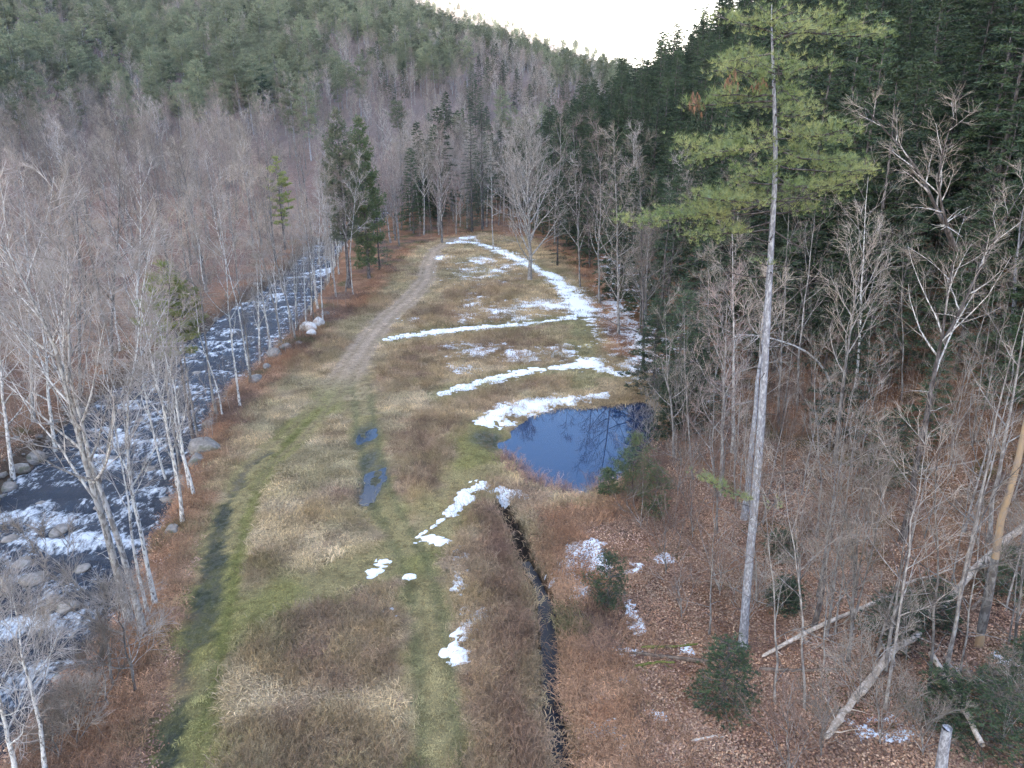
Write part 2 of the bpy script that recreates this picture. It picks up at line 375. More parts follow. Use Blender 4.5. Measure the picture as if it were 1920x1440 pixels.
def mat_rock(name, a, b, c):
    m, N, L, p = new_mat(name); o = coords(N, L)
    f = noise(N, L, 2.5, 5, o, .65); g = noise(N, L, 1.1, 3, o)
    k = mixrgb(N, L, a, b, ramp(N, L, f, .4, .62)); k = mixrgb(N, L, k, c, ramp(N, L, g, .52, .66))
    L.new(k, p.inputs['Base Color']); p.inputs['Roughness'].default_value = .8
    add_bump(N, L, p, f, .8, .08); return m
M['rock'] = mat_rock('river_stone', (.20, .175, .15), (.33, .29, .25), (.13, .125, .085))
M['rock_pale'] = mat_rock('pale_stone', (.62, .55, .48), (.74, .70, .64), (.50, .38, .30))
def mat_snow():
    m, N, L, p = new_mat('snow'); o = coords(N, L)
    f = noise(N, L, 5, 4, o)
    c = mixrgb(N, L, (.86, .875, .90), (.93, .935, .94), f)
    L.new(c, p.inputs['Base Color']); p.inputs['Roughness'].default_value = .6; add_bump(N, L, p, f, .5, .05); return m
M['snow'] = mat_snow()
def mat_pond():
    m, N, L, p = new_mat('pond_water'); o = coords(N, L)
    p.inputs['Base Color'].default_value = (.003, .022, .070, 1); p.inputs['Roughness'].default_value = .015  # blue of the reflected sky is put into the body colour
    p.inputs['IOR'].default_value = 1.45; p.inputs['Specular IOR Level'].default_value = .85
    add_bump(N, L, p, noise(N, L, 1.5, 2, o), .02, .02); return m
def mat_ditch(name='ditch_water', rough=.05, spec=.5):
    m, N, L, p = new_mat(name); o = coords(N, L)
    p.inputs['Base Color'].default_value = (.010, .013, .022, 1); p.inputs['Roughness'].default_value = rough; p.inputs['Specular IOR Level'].default_value = spec
    add_bump(N, L, p, noise(N, L, 9, 2, o), .15, .02); return m
def mat_river():
    m, N, L, p = new_mat('river_water'); o = coords(N, L)
    a = N.new('ShaderNodeAttribute'); a.attribute_name = 'foam'
    st = coords(N, L, 'Object', (1.7, .9, 1)); f = noise(N, L, 1.3, 7, st, .70); g = noise(N, L, 6, 4, st, .7)
    s = N.new('ShaderNodeMath'); s.operation = 'MULTIPLY_ADD'; L.new(f, s.inputs[0]); s.inputs[1].default_value = 2.0; L.new(a.outputs['Fac'], s.inputs[2])
    s2 = N.new('ShaderNodeMath'); s2.operation = 'MULTIPLY_ADD'; L.new(g, s2.inputs[0]); s2.inputs[1].default_value = .4; L.new(s.outputs[0], s2.inputs[2])
    k = ramp(N, L, s2.outputs[0], 1.29, 1.82)
    c = mixrgb(N, L, (.028, .038, .056), (.84, .87, .90), k); L.new(c, p.inputs['Base Color'])
    r = N.new('ShaderNodeMapRange'); L.new(k, r.inputs['Value']); r.inputs['To Min'].default_value = .12; r.inputs['To Max'].default_value = .7; L.new(r.outputs[0], p.inputs['Roughness'])
    add_bump(N, L, p, f, 1.0, .5); return m
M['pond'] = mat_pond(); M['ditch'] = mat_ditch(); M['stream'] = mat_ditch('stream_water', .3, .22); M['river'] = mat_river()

# ------------------------------------------------------------------ mesh building
class Geo:
    """collects tubes and blades, then turns them into arrays"""
    def __init__(s): s.v = []; s.f = []; s.m = []; s.n = 0; s.lines = {}
    def line(s, pts, r0, r1, sides=4, mat=0, rad=None):
        pts = np.asarray(pts, float); k = len(pts)
        rr = np.linspace(r0, r1, k) if rad is None else np.asarray(rad)
        s.lines.setdefault((k, sides, mat), []).append((pts, rr))
    def raw(s, v, f, mat=0):
        s.v.append(np.asarray(v, float)); s.f.append(np.asarray(f, int) + s.n); s.m.append(np.full(len(f), mat)); s.n += len(v)
    def flush(s):
        for (k, sd_, mat), ls in s.lines.items():
            P = np.array([l[0] for l in ls]); Rr = np.array([l[1] for l in ls]); n = len(ls)
            T = np.gradient(P, axis=1); T /= np.linalg.norm(T, axis=2, keepdims=True) + 1e-9
            ref = np.where(np.abs(T[:, :1, 2:3]) > .8, np.array([1., 0, 0]), np.array([0, 0, 1.]))
            A = np.cross(T, ref); A /= np.linalg.norm(A, axis=2, keepdims=True) + 1e-9; B = np.cross(T, A)
            th = np.arange(sd_) * 2 * pi / sd_
            V = P[:, :, None, :] + Rr[:, :, None, None] * (A[:, :, None, :] * np.cos(th)[None, None, :, None] + B[:, :, None, :] * np.sin(th)[None, None, :, None])
            idx = np.arange(n * k * sd_).reshape(n, k, sd_)
            a = idx[:, :-1, :]; b = np.roll(a, -1, 2); d = idx[:, 1:, :]; c = np.roll(d, -1, 2)
            Fq = np.stack([a, b, c, d], -1).reshape(-1, 4)
            s.raw(V.reshape(-1, 3), np.vstack([Fq[:, [0, 1, 2]], Fq[:, [0, 2, 3]]]), mat)
        s.lines = {}
    def blades(s, P, A, L, W, nb, rng, flatz=1.0, up=.3, axis=.5, mat=0):
        """nb thin triangles out of each point P with main direction A"""
        n = len(P)
        if n == 0: return
        P = np.repeat(np.asarray(P, float), nb, 0); A = np.repeat(np.asarray(A, float), nb, 0)
        q = rng.normal(size=P.shape); q[:, 2] *= flatz; q /= np.linalg.norm(q, axis=1, keepdims=True) + 1e-9
        D = A * axis + q * (1 - axis * .5); D[:, 2] += up; D /= np.linalg.norm(D, axis=1, keepdims=True) + 1e-9
        LL = (L * rng.uniform(.6, 1.25, len(P)))[:, None]
        sd_ = np.cross(D, rng.normal(size=P.shape)); sd_ /= np.linalg.norm(sd_, axis=1, keepdims=True) + 1e-9
        V = np.stack([P - sd_ * W * .5, P + sd_ * W * .5, P + D * LL], 1).reshape(-1, 3)
        s.raw(V, np.arange(len(V)).reshape(-1, 3), mat)
    def arrays(s):
        s.flush()
        return np.vstack(s.v), np.vstack(s.f), np.concatenate(s.m)
def mesh_from(name, V, Fc, mats, mi=None, smooth=True):
    me = bpy.data.meshes.new(name)
    n, f, k = len(V), len(Fc), Fc.shape[1]
    me.vertices.add(n); me.vertices.foreach_set('co', np.asarray(V, np.float32).ravel())
    me.loops.add(f * k); me.loops.foreach_set('vertex_index', np.asarray(Fc, np.int32).ravel())
    me.polygons.add(f); me.polygons.foreach_set('loop_start', np.arange(0, f * k, k, dtype=np.int32))
    try: me.polygons.foreach_set('loop_total', np.full(f, k, np.int32))
    except Exception: pass
    for m_ in mats: me.materials.append(m_)
    if mi is not None: me.polygons.foreach_set('material_index', np.asarray(mi, np.int32))
    me.polygons.foreach_set('use_smooth', np.full(f, smooth))
    me.update(calc_edges=True)
    return me
def mesh_geo(name, g, mats, smooth=True):
    V, Fc, mi = g.arrays(); return mesh_from(name, V, Fc, mats, mi, smooth)
def tag(o, label=None, cat=None, group=None, kind=None):
    if label: o['label'] = label
    if cat: o['category'] = cat
    if group: o['group'] = group
    if kind: o['kind'] = kind
    return o
def link(name, me, loc=(0, 0, 0), parent=None, rz=0, sc=1.0):
    o = bpy.data.objects.new(name, me); C.objects.link(o)
    o.location = loc; o.rotation_euler = (0, 0, rz); o.scale = (sc, sc, sc) if isinstance(sc, (int, float)) else sc
    if parent: o.parent = parent
    return o
def set_col(me, name, col):
    a = me.attributes.new(name, 'FLOAT_COLOR', 'POINT')
    a.data.foreach_set('color', np.concatenate([col, np.ones((len(col), 1))], 1).astype(np.float32).ravel())

# ------------------------------------------------------------------ ground
def axis(parts):
    out = [np.array([parts[0][0]])]
    for (a, b, s) in parts:
        n = max(1, int(round((b - a) / s))); out.append(np.linspace(a, b, n + 1)[1:])
    return np.concatenate(out)
gx = axis([(-1000, -300, 25), (-300, -120, 8), (-120, -60, 2.2), (-60, -44, .8), (-44, 22, .3), (22, 40, .7), (40, 80, 2), (80, 200, 8), (200, 1000, 25)])
gy = axis([(-300, 0, 20), (0, 16, 2), (16, 62, .3), (62, 110, .5), (110, 180, .8), (180, 260, 3), (260, 500, 8), (500, 1300, 20)])
GX, GY = np.meshgrid(gx, gy); X, Y = GX.ravel(), GY.ravel()
Z = height(X, Y)
nx, ny = len(gx), len(gy)
ii = np.arange(nx * ny).reshape(ny, nx)
Fq = np.stack([ii[:-1, :-1], ii[:-1, 1:], ii[1:, 1:], ii[1:, :-1]], -1).reshape(-1, 4)
me = mesh_from('ground', np.stack([X, Y, Z], 1), Fq, [M['ground']])
set_col(me, 'col', ground_col(X, Y))
wa = me.attributes.new('wet', 'FLOAT', 'POINT'); wm = np.zeros(len(X)); q_ = (np.abs(X) < 50) & (Y < 70) & (Y > 10); wm[q_] = np.maximum(rut_mask(X[q_], Y[q_])[0], blobm(X[q_], Y[q_], PUD)); wa.data.foreach_set('value', wm.astype(np.float32))
tag(link('ground', me), 'valley floor of matted dry grass, leaf litter and green wheel tracks', None, None, 'structure')

# far ridge beyond the valley, in the sun
def far_ridge():
    az = np.radians(np.linspace(-40, 25, 130)); rr = np.linspace(1150, 2600, 50)
    A, Rr = np.meshgrid(az, rr)
    el = np.interp(np.degrees(A), [-40, -12, -9, -4.3, -.9, 1.7, 4.3, 6.2, 9, 25], [13, 11.5, 10.0, 8.3, 7.4, 6.6, 5.7, 5.0, 4.4, 4])
    top = CAMH + 2100 * np.tan(np.radians(el))
    Zr = (top) * sstep(1150, 2100, Rr) ** .8 * (1 - .5 * sstep(2150, 2600, Rr)) - 20
    Xr, Yr = Rr * np.sin(A), Rr * np.cos(A)
    Zr = Zr + (fbm(Xr / 90, Yr / 90, 4, 71) - .5) * 35 * sstep(1200, 1500, Rr)
    n0, n1 = Rr.shape; q = np.arange(n0 * n1).reshape(n0, n1)
    Fr = np.stack([q[:-1, :-1], q[:-1, 1:], q[1:, 1:], q[1:, :-1]], -1).reshape(-1, 4)
    V = np.stack([Xr.ravel(), Yr.ravel(), Zr.ravel()], 1)
    m, N, L, p = new_mat('far_slope'); o = coords(N, L)
    c = mixrgb(N, L, (.24, .19, .15), (.36, .30, .25), ramp(N, L, noise(N, L, .02, 5, o), .4, .6)); L.new(c, p.inputs['Base Color']); p.inputs['Roughness'].default_value = 1
    me = mesh_from('hill', V, Fr[:, ::-1], [m])
    tag(link('hill', me), 'distant sunlit ridge pale beyond the wooded hill', None, None, 'structure')
    return V.reshape(n0, n1, 3)
FAR = far_ridge()

# ------------------------------------------------------------------ water
def water_sheet(name, P, z, mat, label, step=.35, kind='structure', grow=1.0):
    x0, y0 = P.min(0) - grow; x1, y1 = P.max(0) + grow
    xs = np.arange(x0, x1 + step, step); ys = np.arange(y0, y1 + step, step); XX, YY = np.meshgrid(xs, ys)
    keep = (sdist_poly(XX.ravel(), YY.ravel(), P) < grow).reshape(XX.shape)
    q = np.arange(XX.size).reshape(XX.shape)
    k = keep[:-1, :-1] & keep[1:, 1:] & keep[:-1, 1:] & keep[1:, :-1]
    Fr = np.stack([q[:-1, :-1][k], q[:-1, 1:][k], q[1:, 1:][k], q[1:, :-1][k]], -1)
    V = np.stack([XX.ravel(), YY.ravel(), np.full(XX.size, z)], 1)
    used = np.unique(Fr); mp_ = np.zeros(len(V), int); mp_[used] = np.arange(len(used))
    me = mesh_from(name, V[used], mp_[Fr], [mat])
    return tag(link(name, me), label, None, None, kind)
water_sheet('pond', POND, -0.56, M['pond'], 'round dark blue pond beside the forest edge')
# puddles in the tracks
for i, (bx, by, rx, ry) in enumerate(PUD[:2]):
    th = np.linspace(0, 2 * pi, 20, endpoint=False)
    P = np.stack([bx + rx * 1.1 * np.cos(th), by + ry * 1.1 * np.sin(th)], 1)
    zz = float(np.median(height(P[:, 0] * .35 + bx * .65, P[:, 1] * .35 + by * .65))) + .012
    water_sheet('puddle', P, zz, M['ditch'], ['long blue puddle in the middle of the meadow track', 'shallow puddle at the upper end of the meadow track', 'grassy puddle just left of the pond'][i], .3, 'structure', .0)
# ditch water
dm = []
DW = DITCH[2:]; Pd = np.array([np.interp(np.linspace(0, 1, 120), np.linspace(0, 1, len(DW)), DW[:, i]) for i in (0, 1)]).T
T = np.gradient(Pd, axis=0); T /= np.linalg.norm(T, axis=1, keepdims=True); Nn = np.stack([T[:, 1], -T[:, 0]], 1)
hw = (.24 + .26 * np.clip(np.arange(120) / 60., 0, .8))[:, None] * (1 + (vnoise(np.arange(120) / 3., np.zeros(120), 7) - .5) * .5)[:, None]
zb = np.array([hz(*p) for p in Pd]); zb = np.convolve(np.pad(zb, 7, 'edge'), np.ones(15) / 15, 'valid') + .22
V = np.concatenate([np.concatenate([Pd - Nn * hw, zb[:, None]], 1), np.concatenate([Pd + Nn * hw, zb[:, None]], 1)])
q = np.arange(119); me = mesh_from('stream', V, np.stack([q, q + 120, q + 121, q + 1], 1), [M['stream']])
tag(link('stream', me), 'narrow dark ditch stream running down to the pond outlet', None, None, 'structure')
# river
def river():
    ys = np.arange(14, 260, .3); ts = np.linspace(-1, 1, 62)
    T_, Y_ = np.meshgrid(ts, ys); X_ = riv_edge(Y_) - rwid(Y_) / 2 + T_ * (rwid(Y_) / 2 + 1.6)
    b = (fbm(X_ / 1.8, Y_ / 1.2, 4, 81) - .5); big = fbm(X_ / 6, Y_ / 4, 3, 82)
    rap = np.zeros(X_.shape)
    for (u, v, ru, rv) in [(90, 965, 90, 26), (130, 1020, 90, 20), (90, 1175, 120, 32), (60, 1090, 60, 20), (30, 1290, 60, 60), (220, 840, 70, 40), (270, 850, 60, 20), (190, 815, 40, 20), (400, 655, 60, 14), (450, 648, 60, 10), (545, 590, 26, 18), (500, 565, 40, 12), (340, 720, 40, 12), (600, 515, 30, 12), (290, 920, 60, 14), (230, 1010, 60, 14), (160, 1240, 60, 14), (250, 760, 30, 10)]:
        x, y = flat(u, v, RIV_Z); x1, _ = flat(u + ru, v, RIV_Z); _, y1 = flat(u, v - rv, RIV_Z)
        rap = np.maximum(rap, 1 - sstep(.5, 1.3, np.hypot((X_ - x) / abs(x1 - x), (Y_ - y) / abs(y1 - y))))
    foam = .04 + rap * .26 + (big - .5) * .6 + b * .9
    Z_ = RIV_Z + b * (.4 + rap * .9) + (Y_ - 60) * .004
    V = np.stack([X_.ravel(), Y_.ravel(), Z_.ravel()], 1); n0, n1 = X_.shape; q = np.arange(n0 * n1).reshape(n0, n1)
    me = mesh_from('river', V, np.stack([q[:-1, :-1], q[:-1, 1:], q[1:, 1:], q[1:, :-1]], -1).reshape(-1, 4), [M['river']])
    a = me.attributes.new('foam', 'FLOAT', 'POINT'); a.data.foreach_set('value', foam.ravel().astype(np.float32))
    tag(link('river', me), 'rushing river with white rapids along the left bank', None, None, 'structure')
river()

# ------------------------------------------------------------------ snow: a thin sheet that rises out of the ground where it lies
def snow():
    lines = [(PATH_E, [1.3, 1.6, 1.4, .9, .5, .3]), (PATH_G, [.4, 1.6, 2.2]),
             (fl([(1165, 600), (1100, 590), (1085, 570), (1065, 545), (1035, 518), (1000, 502), (975, 490), (930, 468), (885, 455), (845, 456)]), [.6, 4.0, 4.0, 3.4, 2.0, 1.5, 3.5, 2.2, 1.6, 1.0]),
             (fl([(825, 738), (900, 718), (1000, 697)]), [.6, 1.1, 1.3]), (fl([(1040, 690), (1110, 683), (1165, 700)]), [.7, 3.0, 1.5]),
             (fl([(915, 793), (955, 770), (1030, 748), (1135, 738)]), [1.3, 1.7, 1.2, .8]), (fl([(870, 925), (900, 912), (940, 918), (988, 935)]), [.8, .9, .9, .5]),
             (fl([(845, 965), (880, 920)]), [.8, .7]), (fl([(780, 1005), (845, 965)]), [.2, .5])]
    pat = [(885, 575, 25, 26, .6), (960, 585, 50, 14, .55), (1020, 570, 50, 12, .8), (905, 490, 30, 8, .7), (835, 485, 14, 5, .7), (900, 655, 60, 10, .6), (980, 670, 30, 12, .7), (1050, 660, 50, 14, .55), (870, 690, 30, 10, .5), (1200, 690, 34, 28, .75),
           (1150, 600, 40, 60, .52), (880, 450, 18, 5, .8), (1195, 640, 20, 30, .5), (720, 1060, 20, 8, .6), (765, 1085, 14, 6, .5), (865, 1050, 18, 26, .62), (700, 1075, 14, 6, .55), (905, 1160, 12, 16, .6), (1150, 1330, 14, 10, .6), (1200, 1380, 14, 12, .6), (1070, 1180, 10, 8, .6), (860, 1095, 14, 14, .62), (870, 1130, 22, 20, .55), (880, 1185, 26, 18, .62), (855, 1228, 30, 16, .9),
           (1090, 1060, 44, 40, .9), (1110, 1020, 16, 10, .8), (1080, 1115, 22, 16, .65), (1190, 1160, 14, 28, .82), (1085, 1155, 10, 10, .6), (1175, 1225, 26, 6, .75), (1095, 1240, 18, 6, .6), (1165, 1270, 12, 16, .55), (1115, 1385, 18, 20, .65), (1180, 1420, 30, 20, .9), (1150, 1400, 60, 40, .5), (1220, 1345, 20, 20, .5),
           (1245, 1050, 14, 8, .8), (1288, 1225, 16, 12, .9), (1185, 1065, 20, 10, .5), (820, 1010, 30, 18, .45), (1650, 1370, 50, 24, .6), (1790, 1255, 30, 12, .55), (1880, 1235, 25, 14, .6), (1905, 1275, 20, 8, .8), (770, 600, 20, 5, .45), (318, 1043, 5, 5, .8), (740, 1140, 16, 8, .45), (1260, 640, 40, 60, .42), (1170, 520, 30, 40, .40), (905, 505, 60, 22, .45)]
    pw = []
    for (u, v, ru, rv, s) in pat:
        g = ground_at(u, v); g1 = ground_at(u + ru, v); g2 = ground_at(u, v - rv); pw.append((g[0], g[1], max(.25, abs(g1[0] - g[0])), max(.3, abs(g2[1] - g[1])), s))
    xs = np.arange(-22, 38, .105); ys = np.arange(19, 178, .13)
    XX, YY = np.meshgrid(xs, ys); x, y = XX.ravel(), YY.ravel()
    sel = np.zeros(x.shape, bool)
    f = np.full(x.shape, -1.0)
    for P, W in lines:
        bx = (x > P[:, 0].min() - 6) & (x < P[:, 0].max() + 6) & (y > P[:, 1].min() - 6) & (y < P[:, 1].max() + 6)
        d, wd = dist_poly(x[bx], y[bx], P, W)
        f[bx] = np.maximum(f[bx], 1.02 - .74 * d / np.maximum(wd * .9, .1))
    for (px, py, rx, ry, s) in pw:
        bx = (np.abs(x - px) < rx * 1.8) & (np.abs(y - py) < ry * 1.8)
        q = np.hypot((x[bx] - px) / rx, (y[bx] - py) / ry)
        f[bx] = np.maximum(f[bx], np.minimum(.78, s * .9 + .08) * (1 - .95 * sstep(.45, 1.75, q)))
    cand = f > .05
    n = np.zeros(x.shape); n[cand] = .5 + 2.5 * (fbm(x[cand] / 1.3, y[cand] / .95, 2, 91) * .42 + fbm(x[cand] / .50, y[cand] / .38, 3, 92, .72) * .58 - .5)
    fld = np.where(cand, f - n, -1)
    keep = (fld > -.18).reshape(XX.shape)
    k = keep[:-1, :-1] | keep[1:, 1:] | keep[:-1, 1:] | keep[1:, :-1]
    q = np.arange(XX.size).reshape(XX.shape)
    Fr = np.stack([q[:-1, :-1][k], q[:-1, 1:][k], q[1:, 1:][k], q[1:, :-1][k]], -1)
    used = np.unique(Fr); mp_ = np.zeros(XX.size, int); mp_[used] = np.arange(len(used))
    xx, yy = x[used], y[used]
    # follow the ground mesh itself (bilinear on its grid)
    ix = np.clip(np.searchsorted(gx, xx) - 1, 0, nx - 2); iy = np.clip(np.searchsorted(gy, yy) - 1, 0, ny - 2)
    tx = (xx - gx[ix]) / (gx[ix + 1] - gx[ix]); ty = (yy - gy[iy]) / (gy[iy + 1] - gy[iy]); ZG = Z.reshape(ny, nx)
    zg = (ZG[iy, ix] * (1 - tx) + ZG[iy, ix + 1] * tx) * (1 - ty) + (ZG[iy + 1, ix] * (1 - tx) + ZG[iy + 1, ix + 1] * tx) * ty
    zz = zg + np.clip(fld[used] * .5, -.09, .045) + .012
    me = mesh_from('snow', np.stack([xx, yy, zz], 1), mp_[Fr], [M['snow']])
    tag(link('snow', me), 'thin patches of old white snow lying on the meadow paths', None, None, 'stuff')
    FL = np.where(cand, fld, -1).reshape(XX.shape)
    def look(px, py):
        a = np.clip(((px - xs[0]) / .105).astype(int), 0, len(xs) - 1); b = np.clip(((py - ys[0]) / .13).astype(int), 0, len(ys) - 1)
        return np.where((px > xs[0]) & (px < xs[-1]) & (py > ys[0]) & (py < ys[-1]), FL[b, a], -1)
    return look
SNOW = snow()

# ------------------------------------------------------------------ tree builders
def unit(v): return v / (np.linalg.norm(v) + 1e-9)
def walk(p, d, L, n, rng, wob=.1, up=0.0):
    pts = [np.array(p, float)]; d = unit(np.array(d, float)); s = L / n
    for _ in range(n):
        d = unit(d + rng.normal(size=3) * wob + np.array([0, 0, up])); pts.append(pts[-1] + d * s)
    return np.array(pts)
def along(P, t):
    k = t * (len(P) - 1); i = min(int(k), len(P) - 2); f = k - i
    return P[i] * (1 - f) + P[i + 1] * f, unit(P[i + 1] - P[i])
def side_dir(d, ang, phi):
    ref = np.array([0, 0, 1.]) if abs(d[2]) < .9 else np.array([1., 0, 0])
    a = unit(np.cross(d, ref)); b = np.cross(d, a)
    return unit(d * cos(ang) + (a * cos(phi) + b * sin(phi)) * sin(ang))
def twigs(g, P, L, rng, n, r, mat, ang=(25, 55), up=.06, fine=3, t0=.2):
    for _ in range(n):
        t = rng.uniform(t0, 1); p, d = along(P, t)
        l = L * rng.uniform(.7, 1.6) * (1.15 - .5 * t)
        q = walk(p, side_dir(d, R(rng.uniform(*ang)), rng.uniform(0, 2 * pi)), l, 2, rng, .10, up)
        g.line(q, r, r * .4, 3, mat)
        for _ in range(fine):
            p2, d2 = along(q, rng.uniform(.25, .95))
            e = p2 + side_dir(d2, R(rng.uniform(20, 50)), rng.uniform(0, 2 * pi)) * l * rng.uniform(.35, .65) + np.array([0, 0, .03])
            g.line([p2, e], r * .5, r * .25, 3, mat)
def bare_tree(trunk, r0, rng, clear=.35, nl=14, limb=.33, ang=(32, 58), sub=6, tw=5, tr=.012, up=.10, crown=None, stubs=0, twl=.95):
    """trunk: points. returns (trunk geometry, crown geometry, joined)"""
    gt = Geo(); gc = crown or Geo()
    trunk = np.asarray(trunk, float); H = trunk[-1][2] - trunk[0][2]
    n = len(trunk); rad = r0 * (1 - np.linspace(0, 1, n) ** 1.05 * .93)
    rad[0] *= 1.35
    gt.line(trunk, 0, 0, 8, 0, rad)
    phi = rng.uniform(0, 6)
    for i in range(nl):
        t = clear + (1 - clear) * (i + rng.uniform(0, .8)) / nl; t = min(t, .98)
        p, d = along(trunk, t); phi += 2.4 + rng.uniform(-.5, .5)
        rr = max(.016, r0 * (1 - t ** 1.05 * .93)) 
        L = H * limb * (1 - .62 * ((t - clear) / (1 - clear)) ** 1.2) * rng.uniform(.7, 1.15)
        a = R(rng.uniform(*ang)) * (1.1 - .35 * t)
        lp = walk(p, side_dir(d, a, phi), L, 5, rng, .10, up)
        lr = min(rr * .62, .035 + L * .012)
        gc.line(lp, lr, .009, 4, 0)
        for j in range(sub):
            tt = .22 + .75 * (j + rng.uniform(0, 1)) / sub; tt = min(tt, .97)
            p2, d2 = along(lp, tt); L2 = L * .48 * (1.12 - .6 * tt) * rng.uniform(.7, 1.2)
            sp = walk(p2, side_dir(d2, R(rng.uniform(25, 50)), rng.uniform(0, 2 * pi)), L2, 3, rng, .12, up * .7)
            gc.line(sp, max(lr * (1 - tt) * .6, tr * 1.3), tr * .8, 3, 1)
            twigs(gc, sp, twl * (.6 + L2 * .25), rng, tw, tr, 1)
        twigs(gc, lp, twl * .9, rng, 3, tr, 1, t0=.6)
    for _ in range(stubs):
        p, d = along(trunk, rng.uniform(.12, clear)); l = rng.uniform(.5, 1.8)
        q = walk(p, side_dir(d, R(rng.uniform(60, 95)), rng.uniform(0, 6.3)), l, 3, rng, .2, -.02); gc.line(q, .025, .008, 3, 0)
    return gt, gc
def bough(g, tufts, p0, p1, rng, r=.06, droop=.12, mat=0, dens=1.0, w=.42, tden=4.5, tz=.06):
    p0, p1 = np.array(p0, float), np.array(p1, float); L = np.linalg.norm(p1 - p0)
    t = np.linspace(0, 1, 7)[:, None]
    P = p0 * (1 - t) + p1 * t; P[:, 2] += -droop * L * np.sin(t[:, 0] * pi) * .6; P += rng.normal(size=P.shape) * .03 * L * t * (1 - t)
    g.line(P, r, .014, 4, mat)
    n = max(4, int(L * 2.6 * dens)); d = unit(p1 - p0); sdv = unit(np.cross(d, [0, 0, 1.]))
    for i in range(n):
        tt = .25 + .75 * (i + rng.uniform(0, 1)) / n
        q, _ = along(P, min(tt, .99)); s = 1 if i % 2 else -1
        l = L * w * (1.25 - tt) * rng.uniform(.6, 1.15) + .25
        e = q + (sdv * s * rng.uniform(.6, 1.0) + d * rng.uniform(.4, .9) + np.array([0, 0, rng.uniform(-.02, .22)])) * l * .8
        g.line([q, (q + e) / 2 + [0, 0, -.04 * l], e], .016, .008, 3, mat)
        m = max(2, int(l * tden * dens))
        for k in range(m):
            f = rng.uniform(.3, 1.05); b = q + (e - q) * f + rng.normal(size=3) * np.array([.16, .16, tz])
            tufts.append((b, unit(e - q + np.array([0, 0, .3]) * l)))
def conifer(H, rng, kind='pine', tden=4.5, tz=.08,  clear=.35, rad=3.6, nwh=14, blade=.24, bw=.035, nb=9, dens=1.0, r0=None, lean=(0, 0)):
    """returns (trunk geo, crown geo)"""
    gt, gc = Geo(), Geo(); r0 = r0 or H * .011
    n = 9; t = np.linspace(0, 1, n)
    T_ = np.stack([lean[0] * t * H + rng.normal(size=n) * .05 * t * 2, lean[1] * t * H + rng.normal(size=n) * .05 * t * 2, t * H], 1)
    gt.line(T_, 0, 0, 8, 0, r0 * (1 - t * .95) * np.where(t == 0, 1.25, 1))
    tufts = []; phi = 0
    if kind == 'pine':
        for i in range(nwh):
            f = i / (nwh - 1); tt = clear + (.985 - clear) * f
            k = rng.integers(3, 6)
            for j in range(k):
                phi = j * 2 * pi / k + i * 1.3 + rng.uniform(-.35, .35)
                prof = (.55 + .9 * f if f < .4 else .91 * (1 - f) ** .5 / (.6 ** .5)) 
                L = rad * max(.12, prof) * rng.uniform(.55, 1.15)
                p, _ = along(T_, min(.99, tt + rng.uniform(-.5, .5) * (1 - clear) / nwh))
                e = p + np.array([cos(phi) * L, sin(phi) * L, L * (.08 + .45 * f)])
                bough(gc, tufts, p, e, rng, max(.02, r0 * .28 * (1 - tt) + .02), .16, 0, dens, .42, tden, tz)
        for _ in range(6):
            p, d = along(T_, rng.uniform(clear * .4, clear)); gc.line(walk(p, side_dir(d, R(85), rng.uniform(0, 6.3)), rng.uniform(.5, 1.8), 3, rng, .15, -.03), .02, .006, 3, 0)
    else:
        nbz = int((1 - clear) * H / min(.26, H / 60))
        for i in range(nbz):
            f = (i + rng.uniform(0, 1)) / nbz; tt = clear + (.99 - clear) * f; phi += 2.4 + rng.uniform(-.4, .4)
            L = rad * ((1 - f) ** .75 * min(1, .55 + f * 2.5)) * rng.uniform(.55, 1.25) + .25
            p, _ = along(T_, tt)
            e = p + np.array([cos(phi) * L, sin(phi) * L, L * (-.22 + .5 * f)])
            bough(gc, tufts, p, e, rng, min(.03, H * .004), -.10, 0, dens * .75, .40, tden)
        p = T_[-1]; tufts.append((p, np.array([0, 0, 1.])))
    P = np.array([a for a, b in tufts]); A = np.array([b for a, b in tufts])
    if kind == 'pine': gc.blades(P, A, blade, bw, nb, rng, .8, .30, .55, 1)
    else: gc.blades(P, A, blade, bw, nb, rng, .35, -.10, .5, 1)
    return gt, gc
def join(gt, gc, mats):
    """one mesh out of trunk and crown (trunk = slot 0, limbs = slot 1, twigs/needles = slot 2)"""
    Vt, Ft, mt = gt.arrays(); Vc, Fc, mc = gc.arrays()
    return mesh_from('tree', np.vstack([Vt, Vc]), np.vstack([Ft, Fc + len(Vt)]), mats, np.concatenate([mt, mc + 1]))
class Kind:
    def __init__(s, name, gt, gc, bark, limb, leaf, H):
        s.name = name; s.H = H
        s.whole = join(gt, gc, [bark, limb, leaf])
        s.trunk = mesh_geo('trunk', gt, [bark]); s.crown = mesh_geo('crown', gc, [limb, leaf])
def straight(H, rng, wob=.035, fork=None, n=9):
    t = np.linspace(0, 1, n); a = np.cumsum(rng.normal(size=(n, 2)) * wob * H / n, 0); a -= a[0]
    return np.stack([a[:, 0], a[:, 1], t * H], 1)

